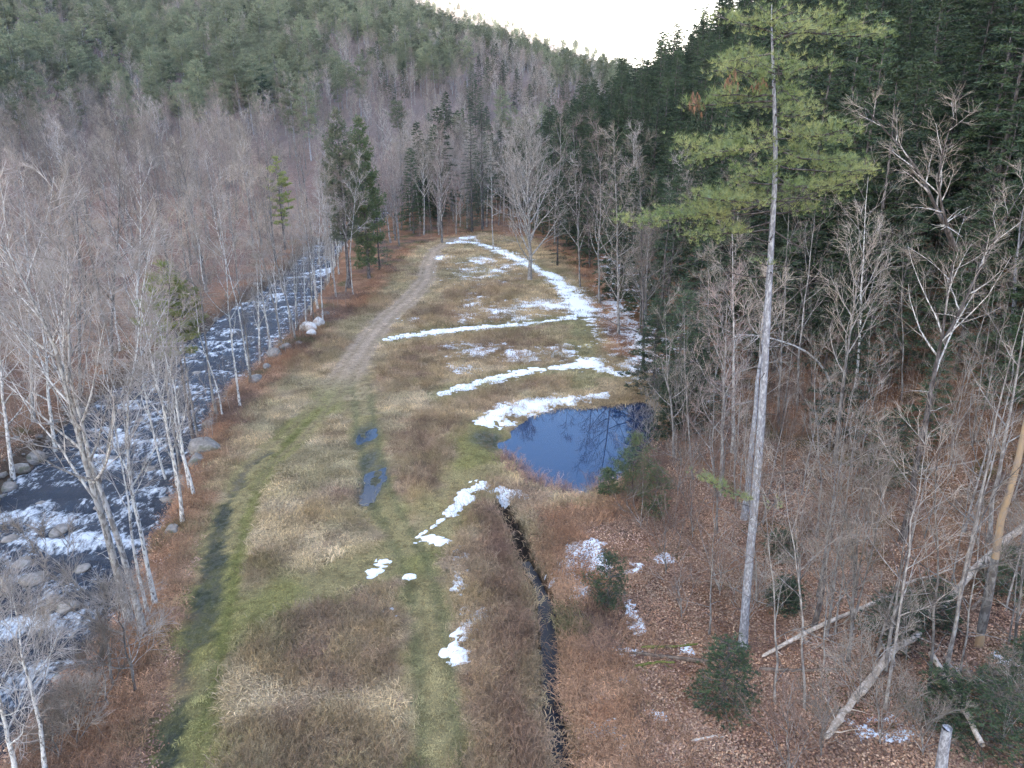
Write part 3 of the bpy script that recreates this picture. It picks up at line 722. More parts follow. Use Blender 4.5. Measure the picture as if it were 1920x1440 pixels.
rs = np.random.default_rng(7)
KB, KP, KH, KW = [], [], [], []
for i in range(7):      # bare hardwoods
    H = [17, 19, 16, 20, 18, 15, 21][i]
    gt, gc = bare_tree(straight(H, rs), .17 + .01 * (i % 4), rs, [.30, .42, .25, .5, .36, .22, .45][i], [15, 14, 17, 13, 16, 18, 14][i], [.34, .28, .38, .25, .33, .36, .27][i], (28, 52), 6, 4, .0115)
    KB.append(Kind('bare', gt, gc, M['bark_grey'], M['bark_pale'] if i in (3, 6) else M['bark_grey'], [M['twig_mauve'], M['twig_grey'], M['twig_mauve'], M['twig_pale'], M['twig_grey'], M['twig_mauve'], M['twig_grey']][i], H))
for i in range(4):      # pale river-bank trees
    H = [14, 17, 15, 18][i]
    gt, gc = bare_tree(straight(H, rs, .06), .12 + .015 * i, rs, .33, 11, .27, (22, 42), 6, 4, .010)
    KW.append(Kind('pale', gt, gc, M['bark_birch'] if i < 2 else M['bark_pale'], M['bark_pale'], M['twig_pale'] if i % 2 else M['twig_grey'], H))
for i in range(4):      # white pines
    H = [22, 25, 20, 24][i]
    gt, gc = conifer(H, rs, 'pine', 4.5, .25, [.42, .35, .5, .3][i], [5.6, 6.2, 5.0, 5.8][i], 13, .50, .11, 9, 1.0)
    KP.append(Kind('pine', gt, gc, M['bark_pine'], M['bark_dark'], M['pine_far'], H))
for i in range(4):      # hemlocks
    H = [23, 20, 25, 18][i]
    gt, gc = conifer(H, rs, 'hemlock', 4.5, .1, [.10, .06, .16, .05][i], [5.0, 4.4, 5.2, 4.0][i], 0, .46, .12, 8, 1.15)
    KH.append(Kind('hemlock', gt, gc, M['bark_dark'], M['bark_dark'], M['hemlock'], H))
KS = []
for i in range(4):      # slender poles of the shaded wood
    H = [9, 11, 13, 8][i]
    gt, gc = bare_tree(straight(H, rs, .03), .055 + .008 * i, rs, .35, 9, .24, (35, 60), 3, 3, .007, .05, None, 2, .7)
    KS.append(Kind('pole', gt, gc, M['bark_grey'], M['bark_grey'], M['twig_red'] if i % 2 else M['twig_grey'], H))
for k_ in KB + KW + KP + KH: print(k_.name, k_.H, len(k_.whole.polygons))

NC = {'n': 0}
def place(kind, name, x, y, label, cat, group, rz=0, sc=1.0, parts=True, lean=(0, 0), sink=.25):
    z = hz(x, y) - sink
    if parts:
        e = bpy.data.objects.new(name, None); C.objects.link(e); e.empty_display_size = .5
        link('trunk', kind.trunk, parent=e); link('crown', kind.crown, parent=e)
    else:
        e = link(name, kind.whole)
    e.location = (x, y, z); e.rotation_euler = (lean[0], lean[1], rz); e.scale = (sc, sc, sc)
    tag(e, label, cat, group); NC['n'] += 1
    return e

# ------------------------------------------------------------------ geometry-node scatter for what nobody could count
def scatter(name, P, protos, idx, rz, sc, label, cols=None, tilt=None, kind='stuff', parent=None):
    n = len(P); me = bpy.data.meshes.new(name); me.vertices.add(n); me.vertices.foreach_set('co', np.asarray(P, np.float32).ravel())
    def at(nm, ty, key, val): a = me.attributes.new(nm, ty, 'POINT'); a.data.foreach_set(key, val)
    at('idx', 'INT', 'value', np.asarray(idx, np.int32)); at('sc', 'FLOAT', 'value', np.asarray(sc, np.float32))
    rot = np.zeros((n, 3), np.float32); rot[:, 2] = rz
    if tilt is not None: rot[:, :2] = tilt
    at('rot', 'FLOAT_VECTOR', 'vector', rot.ravel())
    if cols is not None: at('icol', 'FLOAT_COLOR', 'color', np.concatenate([cols, np.ones((n, 1))], 1).astype(np.float32).ravel())
    me.update()
    o = link(name, me, parent=parent); tag(o, label, None, None, kind)
    ng = bpy.data.node_groups.new(name, 'GeometryNodeTree')
    ng.interface.new_socket('Geometry', in_out='INPUT', socket_type='NodeSocketGeometry'); ng.interface.new_socket('Geometry', in_out='OUTPUT', socket_type='NodeSocketGeometry')
    N, L = ng.nodes, ng.links; gi = N.new('NodeGroupInput'); go = N.new('NodeGroupOutput')
    g2i = N.new('GeometryNodeGeometryToInstance')
    for mh in reversed(protos):
        po = bpy.data.objects.new(name + '_source', mh)
        oi = N.new('GeometryNodeObjectInfo'); oi.inputs['Object'].default_value = po; oi.inputs['As Instance'].default_value = True
        L.new(oi.outputs['Geometry'], g2i.inputs[0])
    jn = None
    if len(protos) > 1:
        # one instance per source, in order
        N.remove(g2i); jn = N.new('GeometryNodeJoinGeometry')
        infos = [n_ for n_ in N if n_.bl_idname == 'GeometryNodeObjectInfo']
        for oi in infos: L.new(oi.outputs['Geometry'], jn.inputs[0])
        src = jn.outputs[0]
    else: src = g2i.outputs[0]
    iop = N.new('GeometryNodeInstanceOnPoints'); iop.inputs['Pick Instance'].default_value = True
    def na(nm, ty):
        a = N.new('GeometryNodeInputNamedAttribute'); a.data_type = ty; a.inputs['Name'].default_value = nm
        return [s for s in a.outputs if s.enabled and s.name == 'Attribute'][0]
    L.new(gi.outputs[0], iop.inputs['Points']); L.new(src, iop.inputs['Instance']); L.new(na('idx', 'INT'), iop.inputs['Instance Index'])
    L.new(na('rot', 'FLOAT_VECTOR'), iop.inputs['Rotation']); L.new(na('sc', 'FLOAT'), iop.inputs['Scale'])
    L.new(iop.outputs[0], go.inputs[0])
    md = o.modifiers.new('scatter', 'NODES'); md.node_group = ng
    return o

# ------------------------------------------------------------------ woods: where each tree stands
def in_view(x, y, m=6): return (y > 8) & (np.abs(x) < y * .80 + m + 6)
def jgrid(x0, x1, y0, y1, s, seed):
    g = np.random.default_rng(seed)
    xx, yy = np.meshgrid(np.arange(x0, x1, s), np.arange(y0, y1, s)); x, y = xx.ravel(), yy.ravel()
    return x + g.uniform(-.5, .5, x.shape) * s, y + g.uniform(-.5, .5, y.shape) * s
def toe(y): return np.interp(y, _TY, _TX)
GRN = np.random.default_rng(99)
def zone_masks(x, y):
    e = riv_edge(y); s = (e - rwid(y)) - x
    m = np.full(x.shape, 99.0); nm = (np.abs(x) < 60) & (y > 10) & (y < 190); m[nm] = sdist_poly(x[nm], y[nm], MEADOW)
    return s, m
trees = []   # (x, y, species, kindindex, scale, distance, zone)
# a) near woods, both sides and behind the meadow, up to 260 m
x, y = jgrid(-260, 260, 14, 300, 4.6, 1)
s, m = zone_masks(x, y); v = in_view(x, y); r = np.hypot(x, y)
left = (s > 1.5) & v
back = (y > 150) & (s < 0) & (m > 1.2) & (x < toe(y) + 10) & (x > riv_edge(y) + 1) & v
right = (x > toe(y) - 8) & (m > 3.0) & v
pn = fbm(x / 40, y / 40, 3, 201); hn = fbm(x / 22, y / 22, 3, 202); u = GRN.uniform(0, 1, x.shape)
hl, hr_ = hill_h(x, y)
for i in range(len(x)):
    if right[i]:
        t = x[i] - toe(y[i])
        if y[i] < 30 and x[i] < 14: continue
        if t < 9:
            if y[i] < 75:
                if u[i] < .06: trees.append((x[i], y[i], 'b', 0, r[i], 'edge'))
            elif y[i] < 160:
                if u[i] < .30: trees.append((x[i], y[i], 'b', 0, r[i], 'edge'))
                elif u[i] < .60: trees.append((x[i], y[i], 'h', 0, r[i], 'edge'))
            elif u[i] < .6: trees.append((x[i], y[i], 'h' if hn[i] > .42 else 'b', 0, r[i], 'edge'))
        else:
            dens = .85 if t > 14 else .75
            if u[i] < dens:
                sp = 'h' if (hn[i] + .16 * min(1, (t - 9) / 8) > .50 or (y[i] > 110 and t > 12)) else 'b'
                if sp == 'b' and u[i] > dens * .18: continue
                trees.append((x[i], y[i], sp, 0, r[i], 'right'))
    elif back[i]:
        if u[i] < .75: trees.append((x[i], y[i], 'b' if hn[i] < (.56 if x[i] > -10 else .70) else 'h', 0, r[i], 'back'))
    elif left[i]:
        hgt = hl[i]
        pf = sstep(16, 34, hgt + (pn[i] - .5) * 30)
        if u[i] < .55:
            w_ = GRN.uniform()
            sp = 'p' if w_ < pf * .62 else 'b'
            if s[i] < 60 and u[i] > .32: continue
            if sp == 'b' and s[i] < 8 and w_ < .4: sp = 'w'
            trees.append((x[i], y[i], sp, 0, r[i], 'left' if hgt < 14 else 'slope'))
# b) the far hill
x, y = jgrid(-520, 420, 200, 800, 6.8, 2)
s, m = zone_masks(x, y); hl, hr_ = hill_h(x, y); r = np.hypot(x, y)
v = in_view(x, y, 10) & ((y >= 300) | (np.abs(x) > 260)) & (r < 790); u = GRN.uniform(0, 1, x.shape)
pn = fbm(x / 45, y / 60, 3, 203); hn = fbm(x / 30, y / 30, 3, 204)
for i in np.nonzero(v & (u < .80))[0]:
    if hr_[i] > hl[i]:
        if hr_[i] > 60 and y[i] > 520: continue
        trees.append((x[i], y[i], 'h' if hn[i] > .40 else 'b', 0, r[i], 'right')); continue
    az_ = math.degrees(atan2(x[i], y[i]))
    pf = sstep(.44, .56, pn[i] + (.20 if az_ < -14 else .0) + (.05 if hl[i] > 70 else 0))
    w_ = GRN.uniform()
    sp = 'p' if w_ < pf * .62 else ('h' if w_ > .93 - .10 * (az_ > -10) else 'b')
    trees.append((x[i], y[i], sp, 0, r[i], 'slope'))

KEEP_OUT = []   # filled by the individually placed trees (x, y, radius)

# ------------------------------------------------------------------ trees traced one by one
def bow(pts, wob=0.0, n=10, rng=None):
    """resample a polyline smoothly"""
    P = np.array(pts, float); k = len(P); t = np.linspace(0, k - 1, n)
    out = np.stack([np.interp(t, np.arange(k), P[:, i]) for i in range(3)], 1)
    for _ in range(1): out[1:-1] = out[1:-1] * .5 + (out[:-2] + out[2:]) * .25
    if rng is not None: out[1:] += rng.normal(size=(n - 1, 3)) * wob * np.array([1, 1, 0])
    return out
def traced(px, rng, dlean=0.0, n=10, wob=.04):
    b = ground_at(*px[0]); pts = [b - [0, 0, .3]]
    for i, (u, v) in enumerate(px[1:]): pts.append(at_depth(u, v, b[1] + dlean * (i + 1) / (len(px) - 1)))
    return bow(pts, wob, n, rng)
def add_tree(name, label, cat, group, trunk, gt, gc, mats):
    e = bpy.data.objects.new(name, None); C.objects.link(e); b = trunk[0].copy(); e.location = b
    for nm, g, ms in (('trunk', gt, mats[:1]), ('crown', gc, mats[1:])):
        if not g.lines and not g.v: continue
        V, Fc, mi = g.arrays(); link(nm, mesh_from(nm, V - b, Fc, ms, mi), parent=e)
    tag(e, label, cat, group); KEEP_OUT.append((b[0], b[1], 1.6)); return e
rt = np.random.default_rng(41)
def tbare(px, r0, label, mats, group='individually standing bare trees', cat='tree', dlean=0, name='bare_tree', **k):
    T_ = traced(px, rt, dlean); gt, gc = bare_tree(T_, r0, rt, **k)
    return add_tree(name, label, cat, group, T_, gt, gc, [M[a] for a in mats])
PALE = ('bark_pale', 'bark_pale', 'twig_pale'); GREY = ('bark_grey', 'bark_grey', 'twig_grey'); MAUV = ('bark_grey', 'bark_pale', 'twig_mauve'); BIR = ('bark_birch', 'bark_birch', 'twig_pale'); RED = ('bark_grey', 'bark_grey', 'twig_red')
DRK = ('bark_dark', 'bark_grey', 'twig_grey')
# left bank
tbare([(245, 1165), (205, 1010), (165, 880), (120, 700), (55, 540), (-10, 430)], .20, 'big pale tree leaning left over the river, tallest of the near bank', PALE, 'trees along the river bank', clear=.30, nl=17, limb=.36, stubs=5, dlean=-2)
tbare([(272, 1195), (225, 1020), (180, 900), (138, 760), (125, 600), (140, 480)], .16, 'pale trunk crossing behind the big leaning bank tree', PALE, 'trees along the river bank', clear=.35, nl=15, limb=.33)
tbare([(292, 1135), (268, 1010), (240, 900), (232, 790), (262, 640), (275, 470)], .12, 'slim white birch with a crooked stem on the near bank', BIR, 'trees along the river bank', clear=.35, nl=12, limb=.26)
tbare([(278, 1155), (262, 1080), (243, 990), (235, 930), (215, 800), (190, 640)], .09, 'thin white birch beside the crooked birch on the near bank', BIR, 'trees along the river bank', clear=.4, nl=10, limb=.24)
tbare([(333, 918), (318, 830), (300, 740), (270, 610), (240, 480)], .12, 'white speckled birch standing where the bank grass meets the stones', BIR, 'trees along the river bank', clear=.35, nl=12, limb=.26)
tbare([(316, 915), (298, 850), (268, 740), (262, 600), (285, 440)], .11, 'birch with white stem just left of the speckled birch', BIR, 'trees along the river bank', clear=.35, nl=12, limb=.27)
tbare([(340, 905), (325, 800), (308, 700), (315, 560), (330, 420)], .13, 'grey upright tree behind the speckled birch', GREY, 'trees along the river bank', clear=.4, nl=12, limb=.25)
tbare([(372, 830), (360, 760), (345, 660), (330, 540), (312, 400)], .12, 'straight brown trunk at the water edge below the green young pine', GREY, 'trees along the river bank', clear=.5, nl=11, limb=.25)
tbare([(408, 782), (392, 700), (383, 620), (372, 500), (360, 380)], .13, 'twin tree with grey stem rising from the stony bend', GREY, 'trees along the river bank', clear=.45, nl=12, limb=.25)
tbare([(417, 780), (407, 720), (372, 640), (368, 560), (350, 470)], .08, 'slender white stem curving beside the twin grey tree', BIR, 'trees along the river bank', clear=.4, nl=9, limb=.25)
tbare([(450, 762), (440, 690), (430, 600), (425, 500), (408, 380)], .11, 'birch standing alone where the bank turns brown', BIR, 'trees along the river bank', clear=.4, nl=11, limb=.25)
tbare([(467, 700), (452, 600), (430, 510), (405, 430), (395, 330)], .10, 'tall leaning birch in front of the middle rapids', BIR, 'trees along the river bank', clear=.45, nl=11, limb=.24)
tbare([(470, 720), (462, 620), (445, 540), (438, 420), (450, 300)], .10, 'grey stem beside the tall leaning birch', GREY, 'trees along the river bank', clear=.45, nl=11, limb=.24)
tbare([(528, 642), (515, 570), (495, 500), (480, 410), (470, 330)], .12, 'brown trunk leaning over the upper rapids, left of a matching one', GREY, 'trees along the river bank', clear=.4, nl=12, limb=.28)
tbare([(555, 638), (540, 570), (520, 500), (505, 430), (492, 340)], .12, 'brown trunk leaning over the upper rapids by the white boulders', GREY, 'trees along the river bank', clear=.4, nl=12, limb=.28)
tbare([(588, 600), (583, 540), (578, 470), (570, 380)], .09, 'thin trunk just behind the white boulders', GREY, 'trees along the river bank', clear=.4, nl=11, limb=.25)
tbare([(605, 600), (602, 530), (598, 460), (600, 350)], .10, 'white thin birch right of the white boulders', BIR, 'trees along the river bank', clear=.45, nl=11, limb=.22)
tbare([(630, 556), (622, 480), (612, 400), (606, 310)], .13, 'straight grey trunk left of the tall dark pine', GREY, 'trees along the river bank', clear=.5, nl=12, limb=.22)
tbare([(648, 548), (652, 500), (648, 420), (640, 320)], .12, 'curved grey trunk close to the tall dark pine', MAUV, 'trees along the river bank', clear=.5, nl=11, limb=.22)
tbare([(662, 552), (655, 480), (664, 400), (672, 300)], .10, 'pale bent stem in front of the dark pine', PALE, 'trees along the river bank', clear=.5, nl=9, limb=.2)
tbare([(85, 1460), (68, 1340), (48, 1255), (40, 1180), (20, 1090)], .09, 'white birch at the bottom corner over the water', BIR, 'trees along the river bank', clear=.3, nl=12, limb=.33)
tbare([(30, 1480), (15, 1390), (-4, 1300), (-30, 1150)], .11, 'pale thick birch at the very corner of the bank', BIR, 'trees along the river bank', clear=.3, nl=12, limb=.33)
tbare([(212, 1290), (205, 1225), (190, 1150), (120, 1060), (20, 990)], .07, 'bent grey sapling arching left over the river foam', GREY, 'trees along the river bank', clear=.35, nl=10, limb=.28)
tbare([(255, 1300), (238, 1220), (222, 1160), (215, 1120)], .06, 'small many branched sapling on the leafy bank below the birches', ('bark_grey', 'bark_pale', 'twig_pale'), 'trees along the river bank', clear=.1, nl=14, limb=.6, ang=(45, 80))
for i, (u, v, u2, v2) in enumerate([(200, 1330, 190, 1200), (110, 1430, 90, 1330), (60, 1270, 80, 1150), (140, 1400, 150, 1300)]):
    tbare([(u, v), ((u + u2) / 2, (v + v2) / 2), (u2, v2)], .04, ['twiggy shrub at the foot of the near bank above the foam', 'low twiggy shrub by the bottom corner birch', 'grey shrub standing at the water edge in the corner', 'brown twiggy shrub on the lower bank slope'][i], GREY, 'shrubs on the river bank', cat='shrub', name='twiggy_shrub', clear=.08, nl=12, limb=.6, ang=(30, 60), tr=.009)
for i, (u, v, u2, v2, b) in enumerate([(25, 900, -20, 560, 'p'), (62, 790, 40, 330, 'p'), (150, 760, 140, 330, 'g'), (105, 860, 60, 500, 'b'), (205, 700, 225, 280, 'g'), (255, 640, 262, 300, 'b')]):
    tbare([(u, v), ((u * 2 + u2) / 3, (v * 2 + v2) / 3), ((u + u2 * 2) / 3 + 6, (v + v2 * 2) / 3), (u2, v2)], .17, ['pale wide tree across the river at the frame edge', 'tall pale tree across the river with spreading top', 'grey tree behind the far bank pool', 'white stemmed tree leaning across the far bank', 'tall grey crown above the far bank boulders', 'white birch on the far bank below the young pine'][i], {'p': PALE, 'g': GREY, 'b': BIR}[b], 'trees across the river', clear=.3, nl=15, limb=.32, tw=6)
# middle
tbare([(993, 527), (994, 470), (990, 400), (988, 320), (985, 246)], .34, 'large spreading bare tree standing alone in the snowy end of the meadow', ('bark_grey', 'bark_pale', 'twig_pale'), clear=.16, nl=30, limb=.52, ang=(26, 50), sub=8, tw=6, tr=.019, up=.10)
tbare([(829, 455), (828, 400), (826, 330), (824, 240)], .24, 'tall bare tree at the top end of the dirt track', ('bark_grey', 'bark_pale', 'twig_mauve'), clear=.22, nl=20, limb=.26, ang=(18, 34), sub=7, tw=5, tr=.015)
tbare([(925, 470), (922, 400), (921, 330), (921, 258)], .11, 'thin broken-topped pale stem left of the lone meadow tree', PALE, clear=.3, nl=12, limb=.12, ang=(50, 85), sub=3)
tbare([(1160, 628), (1159, 540), (1158, 430), (1150, 250)], .17, 'tall grey trunk at the forest edge beside the snowy path', GREY, 'trees on the forest edge', clear=.2, nl=20, limb=.25, ang=(40, 75), sub=6)
tbare([(1207, 700), (1205, 600), (1203, 480), (1198, 260)], .17, 'dark straight trunk at the corner of the pond snow', DRK, 'trees on the forest edge', clear=.2, nl=19, limb=.26, ang=(40, 75), sub=6)
tbare([(1088, 540), (1085, 460), (1080, 360), (1075, 235)], .15, 'slim mauve crowned tree behind the curving snow path', MAUV, 'trees on the forest edge', clear=.25, nl=17, limb=.24)
tbare([(1125, 570), (1122, 480), (1128, 370), (1118, 240)], .16, 'forked grey tree between the snow path and the dark slope', MAUV, 'trees on the forest edge', clear=.3, nl=17, limb=.26)
tbare([(1040, 460), (1040, 390), (1052, 300), (1050, 200)], .15, 'mauve tree just right of the lone meadow tree', MAUV, 'trees on the forest edge', clear=.25, nl=16, limb=.25)
tbare([(1330, 740), (1330, 640), (1328, 560), (1326, 470)], .10, 'spindly dead stem left of the peeling trunk', GREY, 'trees on the forest edge', clear=.2, nl=14, limb=.2, ang=(60, 95), sub=4)
# right wood
tbare([(1375, 850), (1374, 740), (1376, 600), (1372, 430)], .17, 'flaky brown trunk left of the giant pine', ('bark_pale', 'bark_grey', 'twig_grey'), 'trees in the right hand wood', clear=.25, nl=16, limb=.26, ang=(50, 85), sub=5)
tbare([(1604, 748), (1612, 640), (1617, 500), (1628, 330)], .14, 'slender white-barked tree in front of the dark hemlocks', ('bark_birch', 'bark_grey', 'twig_grey'), 'trees in the right hand wood', clear=.3, nl=11, limb=.36, ang=(35, 60), sub=4, tw=3, twl=.9, tr=.008)
def tmulti(stems, r0s, label, mats, group, cat='tree', name='bare_tree', depth_off=None, **k):
    """first stem stands on the ground, the others fork off it at the same depth"""
    T_ = traced(stems[0], rt, 0); y0 = T_[0][1]; kw = dict(k); gt, gc = bare_tree(T_, r0s[0], rt, **kw)
    for i, st in enumerate(stems[1:]):
        dy = (rt.uniform(-1.5, 1.5) if depth_off is None else depth_off[i])
        P = bow([at_depth(u, v, y0 + dy * j / max(1, len(st) - 1)) for j, (u, v) in enumerate(st)], .03, 9, rt)
        kw2 = dict(k); kw2['clear'] = .15 if k.get('fork_clear') is None else k['fork_clear']; kw2.pop('fork_clear', None)
        g2, gc = bare_tree(P, r0s[i + 1], rt, crown=gc, **kw2)
        for a, b in g2.lines.items(): gt.lines.setdefault(a, []).extend(b)
    return add_tree(name, label, cat, group, T_, gt, gc, [M[a] for a in mats])
RW_ = 'trees in the right hand wood'
tmulti([[(1690, 1020), (1722, 850), (1748, 720), (1778, 580), (1790, 455)], [(1787, 460), (1760, 400), (1732, 335), (1690, 275), (1650, 235), (1612, 190)], [(1789, 460), (1765, 390), (1758, 330), (1775, 250), (1800, 190)],
        [(1770, 640), (1810, 560), (1850, 480), (1890, 400), (1930, 330)]], [.20, .12, .09, .09], 'forked lichen-spotted tree with pale limbs spreading against the hemlocks', ('bark_dark', 'bark_pale', 'twig_grey'), RW_, clear=.5, nl=9, limb=.32, sub=4, tw=3, twl=.9, stubs=4, tr=.010, up=.03)
tbare([(1395, 975), (1412, 820), (1425, 660), (1437, 520)], .22, 'second grey trunk leaning close behind the giant pine', ('bark_pine', 'bark_grey', 'twig_grey'), RW_, clear=.6, nl=10, limb=.2, sub=4)
tmulti([[(1590, 1245), (1600, 1130), (1608, 1010), (1615, 880)], [(1600, 1180), (1585, 1090), (1560, 1000), (1530, 900)], [(1602, 1160), (1630, 1060), (1650, 960), (1670, 860)], [(1605, 1120), (1600, 1020), (1580, 940), (1560, 840)], [(1605, 1100), (1625, 1000), (1632, 900), (1640, 800)]],
       [.09, .05, .05, .04, .04], 'many stemmed bushy grey tree in the middle of the right hand wood', GREY, RW_, clear=.3, nl=11, limb=.3, ang=(20, 45), sub=4, tw=3, tr=.007)
for px, r0, lab, mt in [
    ([(1455, 1322), (1460, 1230), (1452, 1120), (1440, 1000), (1428, 900)], .06, 'slim grey stem bending just right of the giant pine', GREY),
    ([(1510, 1330), (1508, 1200), (1500, 1090), (1478, 985), (1470, 860)], .06, 'crooked slender stem in front of the lower fallen trunks', GREY),
    ([(1660, 1335), (1680, 1200), (1700, 1060), (1718, 940), (1740, 800)], .07, 'straight thin trunk crossing the pale broken log', GREY),
    ([(1742, 1310), (1752, 1180), (1757, 1060), (1756, 900), (1770, 740)], .07, 'straight trunk beside the long slanting log', GREY),
    ([(1768, 1295), (1790, 1180), (1815, 1060), (1835, 940), (1870, 760), (1930, 560)], .10, 'grey double trunk leaning right beside the long slanting log', GREY),
    ([(1800, 1280), (1815, 1180), (1828, 1080), (1840, 980), (1850, 800)], .05, 'thin companion stem of the leaning double trunk', GREY),
    ([(1898, 1270), (1908, 1180), (1918, 1080), (1935, 900)], .08, 'mottled grey trunk by the right frame edge near the snow', GREY),
    ([(1855, 1020), (1862, 930), (1890, 800), (1912, 650), (1945, 480)], .13, 'leaning grey trunk behind the orange stripped snag', GREY),
    ([(1545, 1250), (1550, 1130), (1552, 1010)], .05, 'short straight pole of a tree left of the many stemmed bush', GREY),
    ([(1905, 700), (1898, 600), (1905, 500), (1920, 380)], .24, 'thick bluish trunk at the right frame edge', ('bark_pine', 'bark_grey', 'twig_grey')),
    ([(1460, 800), (1462, 700), (1470, 560), (1480, 380)], .13, 'brown trunk in the gloom right of the giant pine', ('bark_grey', 'bark_grey', 'twig_mauve')),
    ([(1495, 760), (1498, 660), (1515, 520), (1530, 380)], .12, 'slanting brown trunk in the gloom behind the bent birch', ('bark_grey', 'bark_grey', 'twig_mauve')),
    ([(1690, 760), (1696, 660), (1690, 560), (1694, 450)], .08, 'broken grey stem left of the forked lichen tree', GREY),
    ([(1530, 1010), (1540, 900), (1528, 760), (1525, 640)], .08, 'thin green-grey stem under the arching birch', GREY),
    ([(1300, 900), (1290, 800), (1285, 700), (1280, 560)], .08, 'grey sapling leaning over the pond from the wood', GREY),
    ([(1265, 860), (1262, 780), (1250, 690), (1245, 560)], .10, 'grey tree standing at the shaded end of the pond', GREY),
    ([(1345, 1000), (1340, 900), (1335, 800), (1345, 640)], .08, 'mauve twigged stem between the pond and the giant pine', MAUV),
    ([(1420, 1130), (1415, 1010), (1400, 900), (1395, 800)], .05, 'thin pole standing behind the foot of the giant pine', GREY),
    ([(1330, 1190), (1335, 1080), (1340, 990), (1338, 900)], .05, 'faint thin sapling left of the giant pine foot', RED)]:
    tbare(px, r0, lab, mt, RW_, clear=.3, nl=11, limb=.30, ang=(35, 70), sub=4, tw=3, stubs=3, twl=.8, tr=.007)
# low bushes of the right wood, each traced
for i, (u, v, h, k) in enumerate([(1610, 1330, 190, 0), (1560, 1160, 200, 0), (1250, 1080, 150, 1), (1200, 990, 110, 1), (1300, 1010, 190, 1), (1400, 1180, 150, 0), (1700, 1240, 160, 0), (1850, 1100, 190, 0), (1650, 1400, 170, 0), (1480, 1460, 160, 1), (1540, 1420, 150, 0), (1230, 780, 120, 0), (1210, 850, 110, 0), (1280, 830, 150, 0), (1790, 900, 180, 1), (1420, 1000, 150, 1), (1640, 1010, 170, 1), (1730, 1420, 120, 0), (1350, 1120, 130, 1), (1270, 930, 130, 0), (1880, 1400, 170, 0), (1500, 1100, 150, 1), (1280, 1160, 120, 1), (1310, 760, 110, 0)]):
    st = [[(u, v), (u + rt.uniform(-8, 8), v - h * .5), (u + rt.uniform(-15, 15), v - h)]]
    for q in range(4): st.append([(u, v - h * .08), (u + rt.uniform(-.4, .4) * h * .8, v - h * .5), (u + rt.uniform(-.7, .7) * h, v - h * rt.uniform(.7, 1.0))])
    where = ['at the lower end of the broken pale log', 'right of the giant pine trunk', 'on the leafy slope below the pond', 'just below the young pines by the pond', 'between the pond and the giant pine', 'around the giant pine foot', 'under the crossing log', 'by the orange snag', 'below the pale broken log', 'at the bottom edge of the wood', 'near the bottom edge beside the log end', 'overhanging the far pond corner', 'hanging over the right pond shore', 'behind the right pond shore', 'in front of the forked lichen tree', 'behind the giant pine trunk', 'in the middle of the leafy slope', 'beside the cut stump', 'left of the giant pine on bare leaves', 'above the young pines', 'in the bottom right corner', 'in front of the thin fallen poles', 'on the leaves near the lone snow spot', 'at the dark forest corner by the pond'][i]
    tmulti(st, [.028] + [.018] * 4, ('reddish' if k else 'grey') + ' twiggy bush ' + where, RED if k else GREY, 'twiggy bushes of the right hand wood', cat='bush', name='twiggy_bush', clear=.12, nl=8, limb=.42, ang=(20, 50), sub=4, tw=2, tr=.006, twl=.5)
# arching birch
def arching():
    b = ground_at(1565, 765); y0 = b[1]
    P = bow([b - [0, 0, .3]] + [at_depth(u, v, y0 - i * .5) for i, (u, v) in enumerate([(1562, 730), (1548, 692), (1520, 662), (1485, 645), (1440, 632), (1400, 626), (1380, 628)])], .0, 12)
    gt, gc = Geo(), Geo(); gt.line(P, 0, 0, 7, 0, .12 * (1 - np.linspace(0, 1, 12) * .7))
    for i in range(16):
        p, d = along(P, rt.uniform(.55, 1)); q = walk(p, d * .8 + np.array([0, 0, -.7]) + rt.normal(size=3) * .4, rt.uniform(.8, 2.2), 4, rt, .15, -.05); gc.line(q, .025, .008, 4, 0); twigs(gc, q, .6, rt, 6, .009, 1)
    add_tree('arching_birch', 'pale birch bent over in an arch behind the giant pine', 'tree', None, P, gt, gc, [M['bark_birch'], M['bark_birch'], M['twig_pale']])
arching()
# orange stripped snag
T_ = traced([(1836, 1215), (1842, 1150), (1862, 1060), (1888, 950), (1910, 850), (1935, 740)], rt)
gt = Geo(); gt.line(T_, 0, 0, 9, 0, .20 * (1 - np.linspace(0, 1, 10) * .45)); gc = Geo(); gc.line(np.array([along(T_, t_)[0] for t_ in np.linspace(.10, .42, 7)]), 0, 0, 9, 0, [.19, .208, .203, .205, .198, .19, .17])
for _ in range(9):
    p, d = along(T_, rt.uniform(.1, .9)); gc.line(walk(p, side_dir(d, R(80), rt.uniform(0, 6)), rt.uniform(.4, 1.6), 3, rt, .2, -.05), .02, .006, 4, 0)
add_tree('dead_snag', 'dead leaning trunk with bark stripped to orange wood', 'dead tree', None, T_, gt, gc, [M['bark_orange'], M['bark_grey']])

